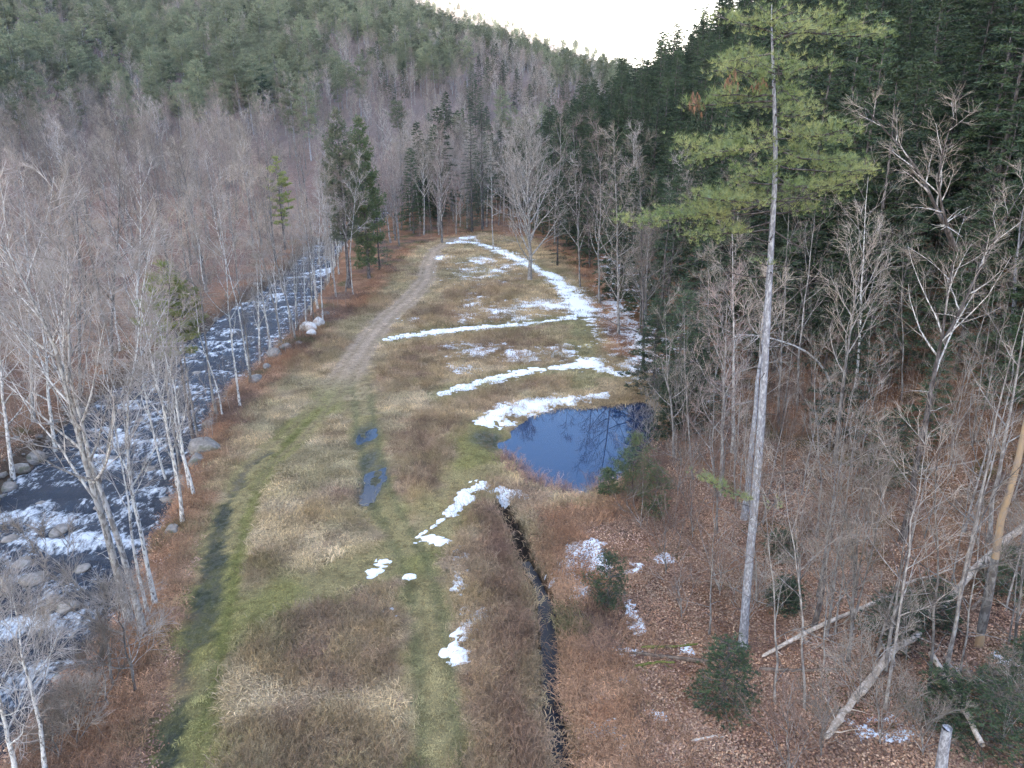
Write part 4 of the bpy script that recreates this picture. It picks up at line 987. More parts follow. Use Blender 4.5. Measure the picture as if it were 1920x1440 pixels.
# ------------------------------------------------------------------ the giant white pine
def giant_pine():
    rg = np.random.default_rng(5)
    b = ground_at(1393, 1218); y0 = b[1]
    tp = [(1400, 1100), (1410, 1000), (1421, 880), (1430, 750), (1438, 620), (1443, 500), (1450, 400), (1455, 300), (1452, 200), (1449, 100), (1446, 40), (1447, 8)]
    T_ = bow([b - [0, 0, .4]] + [at_depth(u, v, y0) for u, v in tp], 0, 22)
    gt, gc = Geo(), Geo(); n = len(T_); rad = .205 * (1 - np.linspace(0, 1, n) ** 1.25 * .95); rad[0] *= 1.25
    gt.line(T_, 0, 0, 12, 0, rad)
    tufts = []
    def tr(v):
        return at_depth(np.interp(v, [q[1] for q in tp[::-1]], [q[0] for q in tp[::-1]]), v, y0)
    B = [(415, 1290, 442, -.5, 1.2), (380, 1165, 412, .3, 1), (395, 1250, 398, 1.2, .8), (345, 1590, 345, .2, 1.1), (310, 1632, 318, 1.0, 1), (330, 1500, 350, -2.0, 1), (262, 1283, 302, .2, 1.2), (255, 1345, 285, -1.8, 1), (245, 1580, 262, 1.0, 1.2), (235, 1530, 255, -1.8, 1),
         (300, 1400, 330, -2.4, 1), (190, 1290, 198, .3, 1), (180, 1350, 178, -1.4, 1), (165, 1370, 125, -1.2, .9), (150, 1500, 195, -1.6, 1), (140, 1560, 120, .8, .9), (100, 1350, 118, .4, .9), (110, 1490, 110, -1.3, .9), (60, 1340, 30, .8, 1.1), (50, 1560, 25, .6, 1.1), (60, 1640, 70, 2.0, .9), (45, 1400, 30, -1.0, .8), (38, 1490, 22, -1, .8),
         (350, 1440, 375, 2.5, 1), (270, 1470, 280, 2.8, 1), (200, 1430, 200, 2.4, 1), (120, 1450, 120, 2.0, 1), (280, 1600, 300, 2.4, .9), (400, 1520, 385, 1.8, .8), (430, 1330, 430, 1.4, .9), (370, 1330, 372, -2.2, 1), (345, 1380, 335, 1.8, 1), (60, 1400, 45, -1.6, 1), (75, 1520, 55, -1.4, 1), (215, 1500, 215, -1.8, .9), (30, 1425, 12, .3, .8), (28, 1475, 10, .3, .8)]
    for (v0, u1, v1, dy, s) in B:
        p0 = tr(v0); p1 = at_depth(u1, v1, y0 + dy)
        bough(gc, tufts, p0, p1, rg, .038, .07 if v0 > 200 else .0, 0, 1.7, .42, 5.2, .13)
    for _ in range(16):
        v0 = rg.uniform(50, 400); p0 = tr(v0); a = rg.uniform(0, 2 * pi); L = rg.uniform(1.2, 3.6) * (.75 + .35 * (v0 > 180))
        bough(gc, tufts, p0, p0 + np.array([cos(a) * L, sin(a) * L, L * rg.uniform(-.02, .35)]), rg, .025, .05, 0, 1.8, .45, 6, .2)
    p0 = at_depth(1420, 935, y0); nb = len(tufts)
    bough(gc, tufts, p0, at_depth(1320, 895, y0 - 1.2), rg, .03, .1, 0, 1.8, .45); bough(gc, tufts, p0, at_depth(1462, 948, y0 - 1.0), rg, .02, .1, 0, 1.6, .4); bough(gc, tufts, at_depth(1441, 500, y0), at_depth(1420, 492, y0 - .4), rg, .02, .0, 0, 1.5, .4)
    for _ in range(26):      # dead stubs and bare limbs below the crown
        v0 = rg.uniform(350, 1000); p = tr(v0); a = rg.uniform(0, 2 * pi); q = walk(p, [cos(a), sin(a), .1], rg.uniform(.4, 2.2) * (1.3 if v0 < 600 else .6), 4, rg, .15, -.02)
        gc.line(q, .028, .008, 4, 0)
        if v0 < 620: twigs(gc, q, .7, rg, 3, .009, 0)
    for (v0, u1, v1, dy) in [(455, 1395, 432, -.6), (520, 1360, 508, 1.0), (430, 1520, 470, .6), (480, 1380, 462, 1.5)]:
        P = bow([tr(v0), at_depth((tr_u(v0) + u1) / 2, (v0 + v1) / 2 + 6, y0 + dy * .5), at_depth(u1, v1, y0 + dy)], .02, 6, rg); gc.line(P, .035, .01, 4, 0); twigs(gc, P, .8, rg, 6, .01, 0)
    P = np.array([a for a, c in tufts]); A = np.array([c for a, c in tufts])
    gc.blades(P, A, .22, .017, 13, rg, .9, .55, .5, 1)
    e = add_tree('white_pine', 'giant white pine with bare grey trunk and yellow-green boughs near the pond', 'pine tree', None, T_, gt, gc, [M['bark_pine'], M['bark_dark'], M['pine_hero']])
    gb = Geo()                                                   # browned needle bunches
    for (u, v, dy) in [(1305, 185, .3), (1372, 150, -1.2), (1428, 155, -1.0), (1308, 190, .1)]:
        c = at_depth(u, v, y0 + dy); Pp = c + rg.normal(size=(14, 3)) * [.14, .14, .16]; gb.blades(Pp, np.tile([0, 0, -1.], (14, 1)), .30, .03, 8, rg, 1, -.6, .8, 0)
    V, Fc, mi = gb.arrays(); link('brown_needles', mesh_from('brown_needles', V - T_[0], Fc, [M['brown_cluster']], mi), parent=e)
def tr_u(v): return np.interp(v, [0, 300, 400, 500, 620], [1446, 1455, 1450, 1443, 1438])
giant_pine()

# other conifers traced one by one
def tconifer(u, v, top_v, label, kind='pine', cat='pine tree', group='single conifers', name=None, leaf=None, bark='bark_dark', rad=.17, **k):
    b = ground_at(u, v); t = at_depth(u, top_v, b[1]); H = max(1.2, t[2] - b[2])
    p = dict(clear=.3, nwh=12, blade=.3, bw=.045, nb=9, dens=1.1); p.update(k)
    gt, gc = conifer(H, rt, kind, rad=H * rad, **p)
    e = bpy.data.objects.new(name or ('white_pine' if kind == 'pine' else 'hemlock'), None); C.objects.link(e); e.location = (b[0], b[1], b[2] - .1)
    lf = leaf or ('pine_far' if kind == 'pine' else 'hemlock')
    link('trunk', mesh_geo('trunk', gt, [M[bark]]), parent=e); link('crown', mesh_geo('crown', gc, [M['bark_dark'], M[lf]]), parent=e)
    tag(e, label, cat, group); KEEP_OUT.append((b[0], b[1], 2.0)); return e
tconifer(692, 522, 222, 'tall dark pine rising between the river trees and the meadow, right one of a pair', leaf='pine', rad=.145, clear=.10, nwh=26, dens=1.6, blade=.45, bw=.08, tz=.3)
tconifer(655, 540, 205, 'taller grey-green pine behind the dark pine, left one of the pair', rad=.135, clear=.3, nwh=22, dens=1.5, blade=.42, bw=.07, tz=.3)
tconifer(712, 508, 330, 'young dense pine at the foot of the dark pair', leaf='hemlock', kind='hemlock', cat='hemlock', rad=.20, clear=.03)
tconifer(366, 842, 495, 'yellow-green young pine leaning over the middle of the river', leaf='pine_young', rad=.17, clear=.56, nwh=10, dens=1.7, blade=.34, bw=.05, tden=9, nb=12)
tconifer(535, 470, 295, 'yellow-green pine with thin top among the bare trees', leaf='pine_young', rad=.18, clear=.3, nwh=10, dens=1.3, blade=.45, bw=.08, tden=7)
tconifer(500, 240, 130, 'round dark green pine standing out on the left slope', leaf='hemlock', rad=.24, clear=.15, nwh=10, blade=.6, bw=.12, dens=.8)
tconifer(885, 436, 205, 'narrow dark hemlock column behind the end of the meadow', kind='hemlock', cat='hemlock', rad=.12, clear=.04)
tconifer(905, 430, 190, 'broad dark hemlock behind the end of the meadow', kind='hemlock', cat='hemlock', rad=.2, clear=.08)
tconifer(1045, 500, 330, 'dark hemlock in the gap right of the lone meadow tree', kind='hemlock', cat='hemlock', rad=.17, clear=.05)
tconifer(1235, 640, 360, 'dark hemlock at the forest corner above the pond', kind='hemlock', cat='hemlock', rad=.16, clear=.04)
tconifer(1590, 720, 400, 'dense green hemlock behind the slender white-barked tree', kind='hemlock', cat='hemlock', rad=.22, clear=.02, blade=.3, bw=.06, dens=1.2)
tconifer(1450, 700, 430, 'low dark hemlock behind the giant pine trunk', kind='hemlock', cat='hemlock', rad=.2, clear=.03)
tconifer(1320, 700, 480, 'dark hemlock filling the edge above the pond corner', kind='hemlock', cat='hemlock', rad=.2, clear=.03)
tconifer(1225, 725, 575, 'small hemlock bush above the pond corner', kind='hemlock', cat='hemlock', rad=.3, clear=.03)
tconifer(1270, 720, 520, 'middle sized hemlock above the pond corner', kind='hemlock', cat='hemlock', rad=.25, clear=.03)
yk = dict(cat='young pine', group='young evergreens under the trees', name='young_pine', leaf='pine', blade=.17, bw=.022, nb=12, tden=9)
tconifer(1185, 925, 815, 'bushy young pine at the right shore of the pond', rad=.32, clear=.03, nwh=9, dens=2.2, **yk)
tconifer(1225, 965, 880, 'second bushy young pine just below the pond corner', rad=.4, clear=.03, nwh=8, dens=2.2, **yk)
tconifer(1140, 930, 880, 'low young pine at the bottom rim of the pond', rad=.4, clear=.03, nwh=6, dens=2.2, **yk)
tconifer(1140, 1140, 1040, 'small round young pine beside the snow patch', rad=.42, clear=.02, nwh=9, dens=1.7, cat='young pine', group='young evergreens under the trees', name='young_pine', leaf='hemlock', blade=.15, bw=.022, nb=12, tden=9)
hk = dict(kind='hemlock', cat='young hemlock', group='young evergreens under the trees', name='young_hemlock', blade=.18, bw=.034, nb=10, tden=9)
tconifer(1352, 1330, 1200, 'dark young hemlock at the foot of the giant pine', rad=.45, clear=.02, dens=1.3, **hk)
tconifer(1830, 1400, 1270, 'wide young hemlock in the lower right corner of the wood', rad=.6, clear=.02, dens=1.15, **hk)
tconifer(1760, 1350, 1260, 'young hemlock left of the wide one near the leaning pole', rad=.5, clear=.02, dens=1.15, **hk)
tconifer(1670, 1195, 1110, 'young hemlock under the long slanting log', rad=.6, clear=.02, dens=1.15, **hk)
tconifer(1470, 1140, 1085, 'small hemlock right of the giant pine trunk', rad=.5, clear=.02, dens=1.15, **hk)
tconifer(1465, 1045, 1000, 'little hemlock tuft behind the giant pine trunk', rad=.6, clear=.02, dens=1.15, **hk)
tconifer(1890, 1110, 1030, 'young hemlock right of the orange snag', rad=.6, clear=.02, dens=1.15, **hk)
tconifer(1740, 1170, 1090, 'young hemlock where the long log begins', rad=.6, clear=.02, dens=1.15, **hk)
tconifer(1655, 905, 770, 'spreading hemlock sapling in front of the dark wood', rad=.5, clear=.02, dens=1.3, **hk)
tconifer(1915, 1330, 1200, 'young hemlock cut by the right frame edge', rad=.5, clear=.02, dens=1.6, **hk)
tconifer(1700, 690, 560, 'spreading green hemlock behind the forked tree', kind='hemlock', cat='hemlock', rad=.45, clear=.02, dens=1.2)
tconifer(1420, 580, 440, 'hemlock in the shade left of the bent birch', kind='hemlock', cat='hemlock', rad=.3, clear=.02)
for (u, v, tv, lb_) in [(1300, 690, 440, 'dark hemlock rising over the near pond corner trees'), (1400, 690, 470, 'hemlock standing in the gloom just left of the giant pine'), (1545, 700, 420, 'broad hemlock between the giant pine and the white-barked tree'), (1660, 720, 400, 'broad hemlock right of the white-barked tree'), (1790, 700, 380, 'large hemlock directly behind the forked tree'), (1880, 730, 420, 'large hemlock by the thick bluish trunk'), (1500, 660, 430, 'dark hemlock above the arching birch'), (1250, 610, 330, 'tall hemlock above the snowy forest corner')]:
    tconifer(u, v, tv, lb_, kind='hemlock', cat='hemlock', rad=.26, clear=.03, dens=1.1, blade=.36, bw=.07)
for (u, v, tv, lb_) in [(1222, 742, 560, 'dense hemlock leaning its shade on the far end of the pond'), (1268, 752, 545, 'dense dark hemlock at the shaded pond end, next to the leaning one'), (1262, 822, 690, 'low black-green hemlock added to darken the right end of the pond'), (1290, 800, 650, 'second hemlock added to darken the right end of the pond'), (1312, 770, 590, 'lower hemlock right of the shaded pond end')]:  # the two at the pond's right end are added to darken it
    tconifer(u, v, tv, lb_, kind='hemlock', cat='hemlock', rad=.34, clear=.02, dens=1.6, blade=.34, bw=.06)
# thin tree on the skyline
tbare([(1203, 110), (1204, 70), (1206, 20), (1207, -20)], .25, 'lone thin tree sticking up against the white sky', ('bark_dark', 'bark_dark', 'twig_mauve'), group=None, clear=.3, nl=14, limb=.16, ang=(60, 85), tr=.05, sub=4)

# ------------------------------------------------------------------ the rest of the wood
KO = np.array(KEEP_OUT)
tl = []
for t in trees:
    if t[5] != 'slope' and np.min(np.hypot(KO[:, 0] - t[0], KO[:, 1] - t[1]) - KO[:, 2]) < .6: continue
    # keep the sight lines to the giant pine, the pond and the leafy floor open
    if t[5] in ('edge', 'right') and t[1] < 52 and t[0] - toe(t[1]) < 14 and t[2] == 'h': continue
    tl.append(t)
tl.sort(key=lambda t: t[4])
CNT = {'b': 0, 'w': 0, 'p': 0, 'h': 0}; CAP = {'b': 210, 'w': 40, 'p': 260, 'h': 240}
NAMES = {'b': 'bare_tree', 'w': 'birch', 'p': 'white_pine', 'h': 'hemlock'}
KIN = {'b': KB, 'w': KW, 'p': KP, 'h': KH}
rest = []
rl = np.random.default_rng(77)
FORM = {'b': ['fan shaped', 'high forked', 'bushy', 'narrow', 'rounded', 'low branched', 'long stemmed'], 'w': ['wispy', 'upright', 'slanting', 'long'], 'p': ['open', 'broad', 'high crowned', 'low crowned'], 'h': ['full', 'slim', 'long stemmed', 'short skirted']}
def lab(sp, zone, r, x, sc, k):
    what = {'b': 'bare tree', 'w': 'birch', 'p': 'grey-green pine', 'h': 'dark hemlock'}[sp]
    size = 'small' if sc < .82 else ('tall' if sc > 1.08 else 'mid-height')
    where = {'edge': 'along the forest edge right of the meadow' if x > 8 or r < 150 else 'at the closed end of the valley meadow', 'right': 'on the dark slope right of the pond', 'back': 'in the wood behind the end of the meadow',
             'left': 'on the reddish terrace across the river', 'slope': 'on the wooded slope left of the valley'}[zone]
    band = ', nearer part' if r < 90 else (', middle part' if r < 170 else ', farther part')
    if zone in ('edge', 'back'): band = ''
    az = math.degrees(atan2(x, math.sqrt(max(1, r * r - x * x))))
    if zone in ('slope', 'left'): sec = 'by the left frame edge' if az < -31 else ('left of the round pine' if az < -23 else ('above the river bends' if az < -15 else ('above the dark pine pair' if az < -9 else 'above the dirt track end' if az < -2 else 'under the sky notch')))
    else: sec = 'by the lone meadow tree' if az < 4 else ('above the snow paths' if az < 10 else ('left of the giant pine' if az < 17 else ('behind the giant pine crown' if az < 23 else ('left of the forked tree' if az < 29 else 'behind the forked tree'))))
    band = (' ' + sec + band.replace(' part', '')) if zone != 'back' else ''
    where = {'edge': 'at the forest edge', 'right': 'on the dark slope', 'back': where, 'left': 'on the far bank terrace', 'slope': 'on the wooded slope'}[zone]
    if zone != 'back': full_ = size + ' ' + FORM[sp][k] + ' ' + what.replace('grey-green ', '').replace('dark hem', 'hem') + ' ' + where + band; band = band if len(full_.replace('-', ' ').split()) <= 16 else band.split(',')[0]
    return size + ' ' + FORM[sp][k] + ' ' + what.replace('grey-green ', '').replace('dark hem', 'hem') + ' ' + where + band, what + 's ' + where + band.replace(',', '')
for (x, y, sp, _, r, zone) in tl:
    k = int(rl.integers(0, len(KIN[sp]))); sc = rl.uniform(.75, 1.2)
    if zone == 'left' and r < 110: sc *= .88
    if zone == 'edge': sc *= .85
    if sp == 'h' and r > 300: sc *= .85
    if zone == 'slope' and r > 300: sc *= .9
    if CNT[sp] < CAP[sp]:
        CNT[sp] += 1; lb, gr = lab(sp, zone, r, x, sc, k)
        place(KIN[sp][k], NAMES[sp], x, y, lb, {'b': 'tree', 'w': 'birch', 'p': 'pine tree', 'h': 'hemlock'}[sp], gr, rl.uniform(0, 6.28), sc, parts=r < 110, lean=(rl.normal() * .04, rl.normal() * .04))
    else: rest.append((x, y, sp, k, sc))
ALL = KB + KW + KP + KH; off = {'b': 0, 'w': len(KB), 'p': len(KB) + len(KW), 'h': len(KB) + len(KW) + len(KP)}
rx = np.array([t[0] for t in rest]); ry = np.array([t[1] for t in rest])
scatter('forest', np.stack([rx, ry, height(rx, ry) - .3], 1), [k.whole for k in ALL], [off[t[2]] + t[3] for t in rest], rl.uniform(0, 6.28, len(rest)), [t[4] for t in rest], 'mixed bare and evergreen forest covering the far hillsides')
# wood on the far sunlit ridge
n0 = FAR.reshape(-1, 3); az_ = np.degrees(np.arctan2(n0[:, 0], n0[:, 1])); sel = n0[(az_ > -12) & (az_ < 8) & (np.hypot(n0[:, 0], n0[:, 1]) < 2250)]
pick = sel[rl.integers(0, len(sel), 1500)] + rl.uniform(-14, 14, (1500, 3)) * [1, 1, 0] - [0, 0, 3]
scatter('far_woods', pick, [KB[0].whole, KB[2].whole, KP[0].whole], rl.integers(0, 3, 1500), rl.uniform(0, 6, 1500), rl.uniform(.9, 1.5, 1500), 'sunlit pale woods on the distant ridge')
print('trees', CNT, len(rest), NC)

gl_ = np.random.default_rng(64)
for i in range(34):
    y = gl_.uniform(46, 84); x = toe(y) + gl_.uniform(2, 20)
    if x > y * .78 + 4 or np.min(np.hypot(KO[:, 0] - x, KO[:, 1] - y)) < 2: continue
    az = math.degrees(atan2(x, y)); sc = gl_.uniform(.28, .62)
    place(KH[int(gl_.integers(0, 4))], 'hemlock', x, y, ('low' if sc < .42 else 'half grown') + ' hemlock under the taller ones ' + ('behind the giant pine' if az < 22 else ('beside the white-barked tree' if az < 28 else 'around the forked tree')), 'hemlock', 'understorey hemlocks of the right hand wood', gl_.uniform(0, 6), sc)
gp_ = np.random.default_rng(71)
for i in range(110):
    y = gp_.uniform(25, 74); x = 12 + gp_.uniform(0, 1) * (y * .78 - 8)
    if x < toe(y) - 7 or np.min(np.hypot(KO[:, 0] - x, KO[:, 1] - y)) < 1.1 or (y < 36 and x < 15): continue
    if float(sdist_poly(np.array([x]), np.array([y]), POND)[0]) < 2: continue
    az = math.degrees(atan2(x, y)); k = int(gp_.integers(0, 4)); sc = gp_.uniform(.7, 1.15)
    place(KS[k], 'slender_tree', x, y, ['thin', 'slender', 'long thin', 'short thin'][k] + ' bare pole tree ' + ('left of the giant pine' if az < 20 else ('just right of the giant pine' if az < 25 else ('near the white-barked tree line' if az < 30 else 'toward the orange snag'))) + (', lower down the picture' if y < 40 else (', midway up the leafy floor' if y < 56 else ', before the dark hemlocks')), 'tree', 'slender poles of the right hand wood', gp_.uniform(0, 6), sc, True, (gp_.normal() * .05, gp_.normal() * .05))
# birches and poles squeezed along the near bank
gb_ = np.random.default_rng(31)
for i in range(34):
    y = gb_.uniform(38, 165); x = riv_edge(y) + gb_.uniform(.6, 3.2)
    if np.min(np.hypot(KO[:, 0] - x, KO[:, 1] - y)) < 1.6: continue
    k = int(gb_.integers(0, 4)); sc = gb_.uniform(.5, .95)
    place(KW[k], 'birch', x, y, ('short' if sc < .7 else 'taller') + (' white stemmed birch' if k < 2 else ' pale grey stem') + ' in the near bank row' + (', far end' if y > 110 else (', middle' if y > 70 else ', lower end')), 'birch', 'thin birches lining the near river bank', gb_.uniform(0, 6), sc, True, (gb_.normal() * .06, -abs(gb_.normal()) * .08))

# ------------------------------------------------------------------ stones
def rock(name, loc, s, mat, label, cat, group, seed, flatn=.6):
    import bmesh
    bm = bmesh.new(); bmesh.ops.create_icosphere(bm, subdivisions=3, radius=1)
    V = np.array([v.co[:] for v in bm.verts]); Fc = np.array([[v.index for v in f.verts] for f in bm.faces]); bm.free()
    g = np.random.default_rng(seed)
    for _ in range(7):                                           # flatten against random planes: worn facets
        nrm = unit(g.normal(size=3)); dd = g.uniform(.55, .85); k = V @ nrm; V -= np.clip(k - dd, 0, None)[:, None] * nrm * .8
    V *= (1 + (fbm(V[:, 0] * 1.7 + seed, V[:, 1] * 1.7 + V[:, 2], 3, seed) - .5) * .4)[:, None]
    V = V * np.array([s * g.uniform(.8, 1.3), s * g.uniform(.7, 1.1), s * flatn])
    o = link(name, mesh_from(name, V, Fc, [mat]), loc, rz=g.uniform(0, 6)); return tag(o, label, cat, group)
for i, (u, v, s) in enumerate([(578, 620, 1.0), (597, 610, .9), (584, 628, .6)]):
    g = ground_at(u, v); rock('boulder', g + [0, 0, s * .35], s, M['rock_pale'], ['pale pinkish boulder, left of the bright pair above the river', 'bright white boulder, right of the pair above the river', 'smallest pale stone in front of the bright boulder pair'][i], 'boulder', 'bright boulders by the river', 300 + i, .8)
RK = [(385, 845, 1.3, 'big grey'), (372, 868, 1.0, 'flat grey'), (350, 905, .8, 'low brown'), (345, 925, .7, 'round'), (478, 715, .8, 'light grey'), (400, 800, .9, 'mossy'), (535, 655, .9, 'flat'), (560, 645, .6, 'small grey'), (500, 690, .6, 'pointed'), (255, 1105, .6, 'pale'), (610, 590, .6, 'rounded'), (325, 1000, .6, 'sunken'), (265, 1115, .4, 'little'), (325, 940, .8, 'broad'), (515, 665, 1.0, 'weathered')]
for i, (u, v, s, a) in enumerate(RK):
    g = ground_at(u, v); rock('boulder', g + [0, 0, s * .15], s, M['rock'], a + ' boulder on the near river bank', 'boulder', 'boulders on the near river bank', 320 + i)
for i, (u, v, s, a) in enumerate([(70, 865, 1.4, 'large mossy'), (40, 880, 1.1, 'square'), (150, 775, 1.2, 'dark'), (310, 690, 1.5, 'wide light'), (330, 682, 1.1, 'low light'), (405, 600, .9, 'brown'), (435, 615, .8, 'whitish'), (420, 640, .8, 'grey'), (200, 750, 1.0, 'leaf covered'), (15, 915, 1.0, 'shaded'), (250, 730, 1.0, 'squat'), (480, 540, .8, 'distant')]):
    g = ground_at(u, v); rock('boulder', g + [0, 0, s * .05], s * .75, M['rock'], a + ' boulder at the foot of the far river bank', 'boulder', 'boulders on the far river bank', 360 + i)
RS = [(75, 945, .5, 'brown stone breaking the white rapids'), (110, 995, .7, 'tan slab awash in the lower rapids'), (40, 1055, .6, 'yellowish flat stone in the river near the frame edge'), (60, 1085, .8, 'oval tan stone below the yellowish flat one'), (125, 1137, .7, 'long flat stone above the lowest foam'), (155, 1065, .5, 'small stone beside the leaning saplings in the river'), (340, 780, .8, 'tan stone under the middle birches'), (260, 790, .6, 'low stone above the foaming bend'), (90, 1350, .7, 'grey stone at the bottom edge of the river'), (120, 1270, .6, 'grey slab by the shrubs at the water edge'),
      (430, 640, .6, 'dark stone in the upper rapids'), (370, 700, .6, 'wet stone in the calm stretch'), (395, 690, .5, 'wet stone by the shaded trunks'), (210, 860, .5, 'rock between two tongues of foam'), (160, 900, .6, 'rounded wet rock mid river'), (20, 1010, .6, 'dark rock by the left frame edge'), (190, 950, .5, 'pale rock in mid current below the big tree'), (280, 880, .6, 'rock near the right shore behind the birch stems'), (480, 610, .5, 'stone ahead of the white water chute'), (560, 560, .5, 'far stone in the upper bend')]
for i, (u, v, s, a) in enumerate(RS):
    x_, y_ = flat(u, v, RIV_Z); rock('river_stone', (x_, y_, RIV_Z - .02), s, M['rock'], a, 'stone', 'stones in the river', 400 + i, .45)
# small bank rubble, uncountable
gr = np.random.default_rng(12); n = 1500; yy = gr.uniform(20, 180, n); side = gr.uniform(size=n) < .5
xx = riv_edge(yy) + np.where(side, gr.normal(.2, .7, n), -rwid(yy) - .6 + gr.normal(0, .9, n))
import bmesh
def small_rocks():
    out = []
    for k in range(3):
        bm = bmesh.new(); bmesh.ops.create_icosphere(bm, subdivisions=1, radius=1); V = np.array([v.co[:] for v in bm.verts]); Fc = np.array([[v.index for v in f.verts] for f in bm.faces]); bm.free()
        V *= gr.uniform(.65, 1.2, (len(V), 1)); V *= [1.2, .9, .6]; out.append(mesh_from('stone', V, Fc, [M['rock']]))
    return out
scatter('bank_rubble', np.stack([xx, yy, height(xx, yy) + .05], 1), small_rocks(), gr.integers(0, 3, n), gr.uniform(0, 6, n), gr.uniform(.12, .5, n) * gr.uniform(.5, 1.2, n), 'loose stones strewn along both river banks')

# ------------------------------------------------------------------ fallen logs
def log(px, r, mat, label, ends=(0, 0), rr=(1, .6), branches=6, name='fallen_log'):
    r = r * .78
    P = [ground_at(u, v) for u, v in px]
    P = [p + np.array([0, 0, r * .6 + ends[0] * (1 - i / (len(P) - 1)) + ends[1] * i / (len(P) - 1)]) for i, p in enumerate(P)]
    P = bow(P, .03, 9, rt); k = np.linspace(rr[0], rr[1], 9) * r * rt.uniform(.80, 1.12, 9)
    g = Geo(); g.line(P, 0, 0, 9, 0, k)
    for s_, q in ((0, 1), (8, 7)):                                # closed, splintered ends
        d = unit(P[s_] - P[q]); g.line([P[s_] - d * .02, P[s_] + d * r * .5, P[s_] + d * r * .9], 0, 0, 7, 0, [k[s_], k[s_] * .7, .01])
    for _ in range(branches):
        p, d = along(P, rt.uniform(.1, .95)); g.line(walk(p, side_dir(d, R(65), rt.uniform(0, 6)), rt.uniform(.4, 1.5), 3, rt, .15, .05), r * .25, .01, 4, 0)
    V, Fc, mi = g.arrays(); o = link(name, mesh_from(name, V - P[0], Fc, [M[mat]], mi), P[0]); return tag(o, label, 'log', 'fallen logs in the right hand wood')
log([(1548, 1385), (1612, 1305)], .21, 'log', 'short pale rotten log, lower left piece of the broken trunk', (0, .1), (.8, 1))
log([(1612, 1305), (1668, 1240), (1718, 1208)], .24, 'log', 'thick pale broken log with jagged upper end', (.1, .5), (1, .8))
log([(1765, 1150), (1815, 1095), (1870, 1045), (1935, 1000)], .28, 'log', 'long pale log slanting up to the right frame edge', (.2, .8), (.8, 1.1))
log([(1430, 1238), (1500, 1205), (1600, 1158), (1700, 1128)], .16, 'log', 'long pale log running right from the giant pine foot', (.1, .5), (.7, 1))
log([(1425, 1262), (1500, 1262), (1580, 1262)], .14, 'log_dark', 'brown log lying level behind the slim grey stems')
log([(1095, 1226), (1200, 1230), (1330, 1247)], .13, 'log_dark', 'long dark log with snow beside it near the giant pine', (0, .1), (.5, 1.1))
log([(1205, 1220), (1250, 1218), (1305, 1214)], .12, 'log_moss', 'mossy green log behind the long dark one')
log([(1190, 1254), (1225, 1250), (1262, 1243)], .12, 'log_moss', 'short mossy log under the long dark one')
log([(1298, 1393), (1330, 1388), (1357, 1384)], .09, 'log', 'small white stick lying alone on the leaf litter', branches=0)
log([(1425, 895), (1500, 885), (1590, 872)], .14, 'log_dark', 'brown log behind the giant pine trunk')
log([(1670, 862), (1760, 845), (1855, 828)], .17, 'log_dark', 'upper of two parallel logs in the right hand wood')
log([(1655, 897), (1740, 882), (1830, 868)], .12, 'log', 'lower of two parallel logs in the right hand wood')
log([(1780, 1268), (1850, 1266), (1930, 1268)], .13, 'log_dark', 'log with snow at its end by the right frame edge')
log([(1820, 1150), (1860, 1115), (1895, 1085)], .10, 'log_dark', 'short grey branch behind the slanting long log', (.2, .8))
log([(1690, 1105), (1740, 1095), (1780, 1088)], .09, 'log', 'thin pale broken pole above the long log', (.2, .6))
log([(1215, 1420), (1240, 1412), (1255, 1408)], .05, 'log_dark', 'short twig like stick by the lowest snow patch', branches=0)
log([(522, 655), (540, 648)], .10, 'log', 'orange-white driftwood end on the near river bank', branches=0)
T_ = bow([ground_at(1742, 1240) + [0, 0, .4], ground_at(1775, 1320) + [0, 0, .9], ground_at(1800, 1385) + [0, 0, 1.3], ground_at(1822, 1460) + [0, 0, 1.6]], .02, 9, rt)
g = Geo(); g.line(T_, .13, .10, 8, 0); V, Fc, mi = g.arrays(); tag(link('fallen_pole', mesh_from('fallen_pole', V - T_[0], Fc, [M['log']], mi), T_[0]), 'leaning pale pole crossing the lower right corner', 'log', 'fallen logs in the right hand wood')
b = ground_at(1762, 1475); T_ = bow([b - [0, 0, .3], at_depth(1768, 1410, b[1]), at_depth(1776, 1365, b[1] - .1)], 0, 5)
g = Geo(); g.line(T_, 0, 0, 10, 0, [.26, .22, .2, .19, .18]); g.line([T_[-1] - [0, 0, .01], T_[-1] + [0.02, 0, .03]], .18, .01, 10, 0); V, Fc, mi = g.arrays(); st_ = link('stump', mesh_from('stump', V - T_[0], Fc, [M['bark_pine']], mi), T_[0]); tag(st_, 'short grey broken stump in the lower right corner', 'stump')
b = ground_at(1525, 1180); T_ = bow([b - [0, 0, .2], at_depth(1540, 1120, b[1]), at_depth(1549, 1065, b[1])], .0, 6)
g = Geo(); g.line(T_, .16, .08, 8, 0); V, Fc, mi = g.arrays(); tag(link('stump', mesh_from('stump', V - T_[0], Fc, [M['bark_dark']], mi), T_[0]), 'tall dark snapped stump left of the many stemmed bush', 'stump')

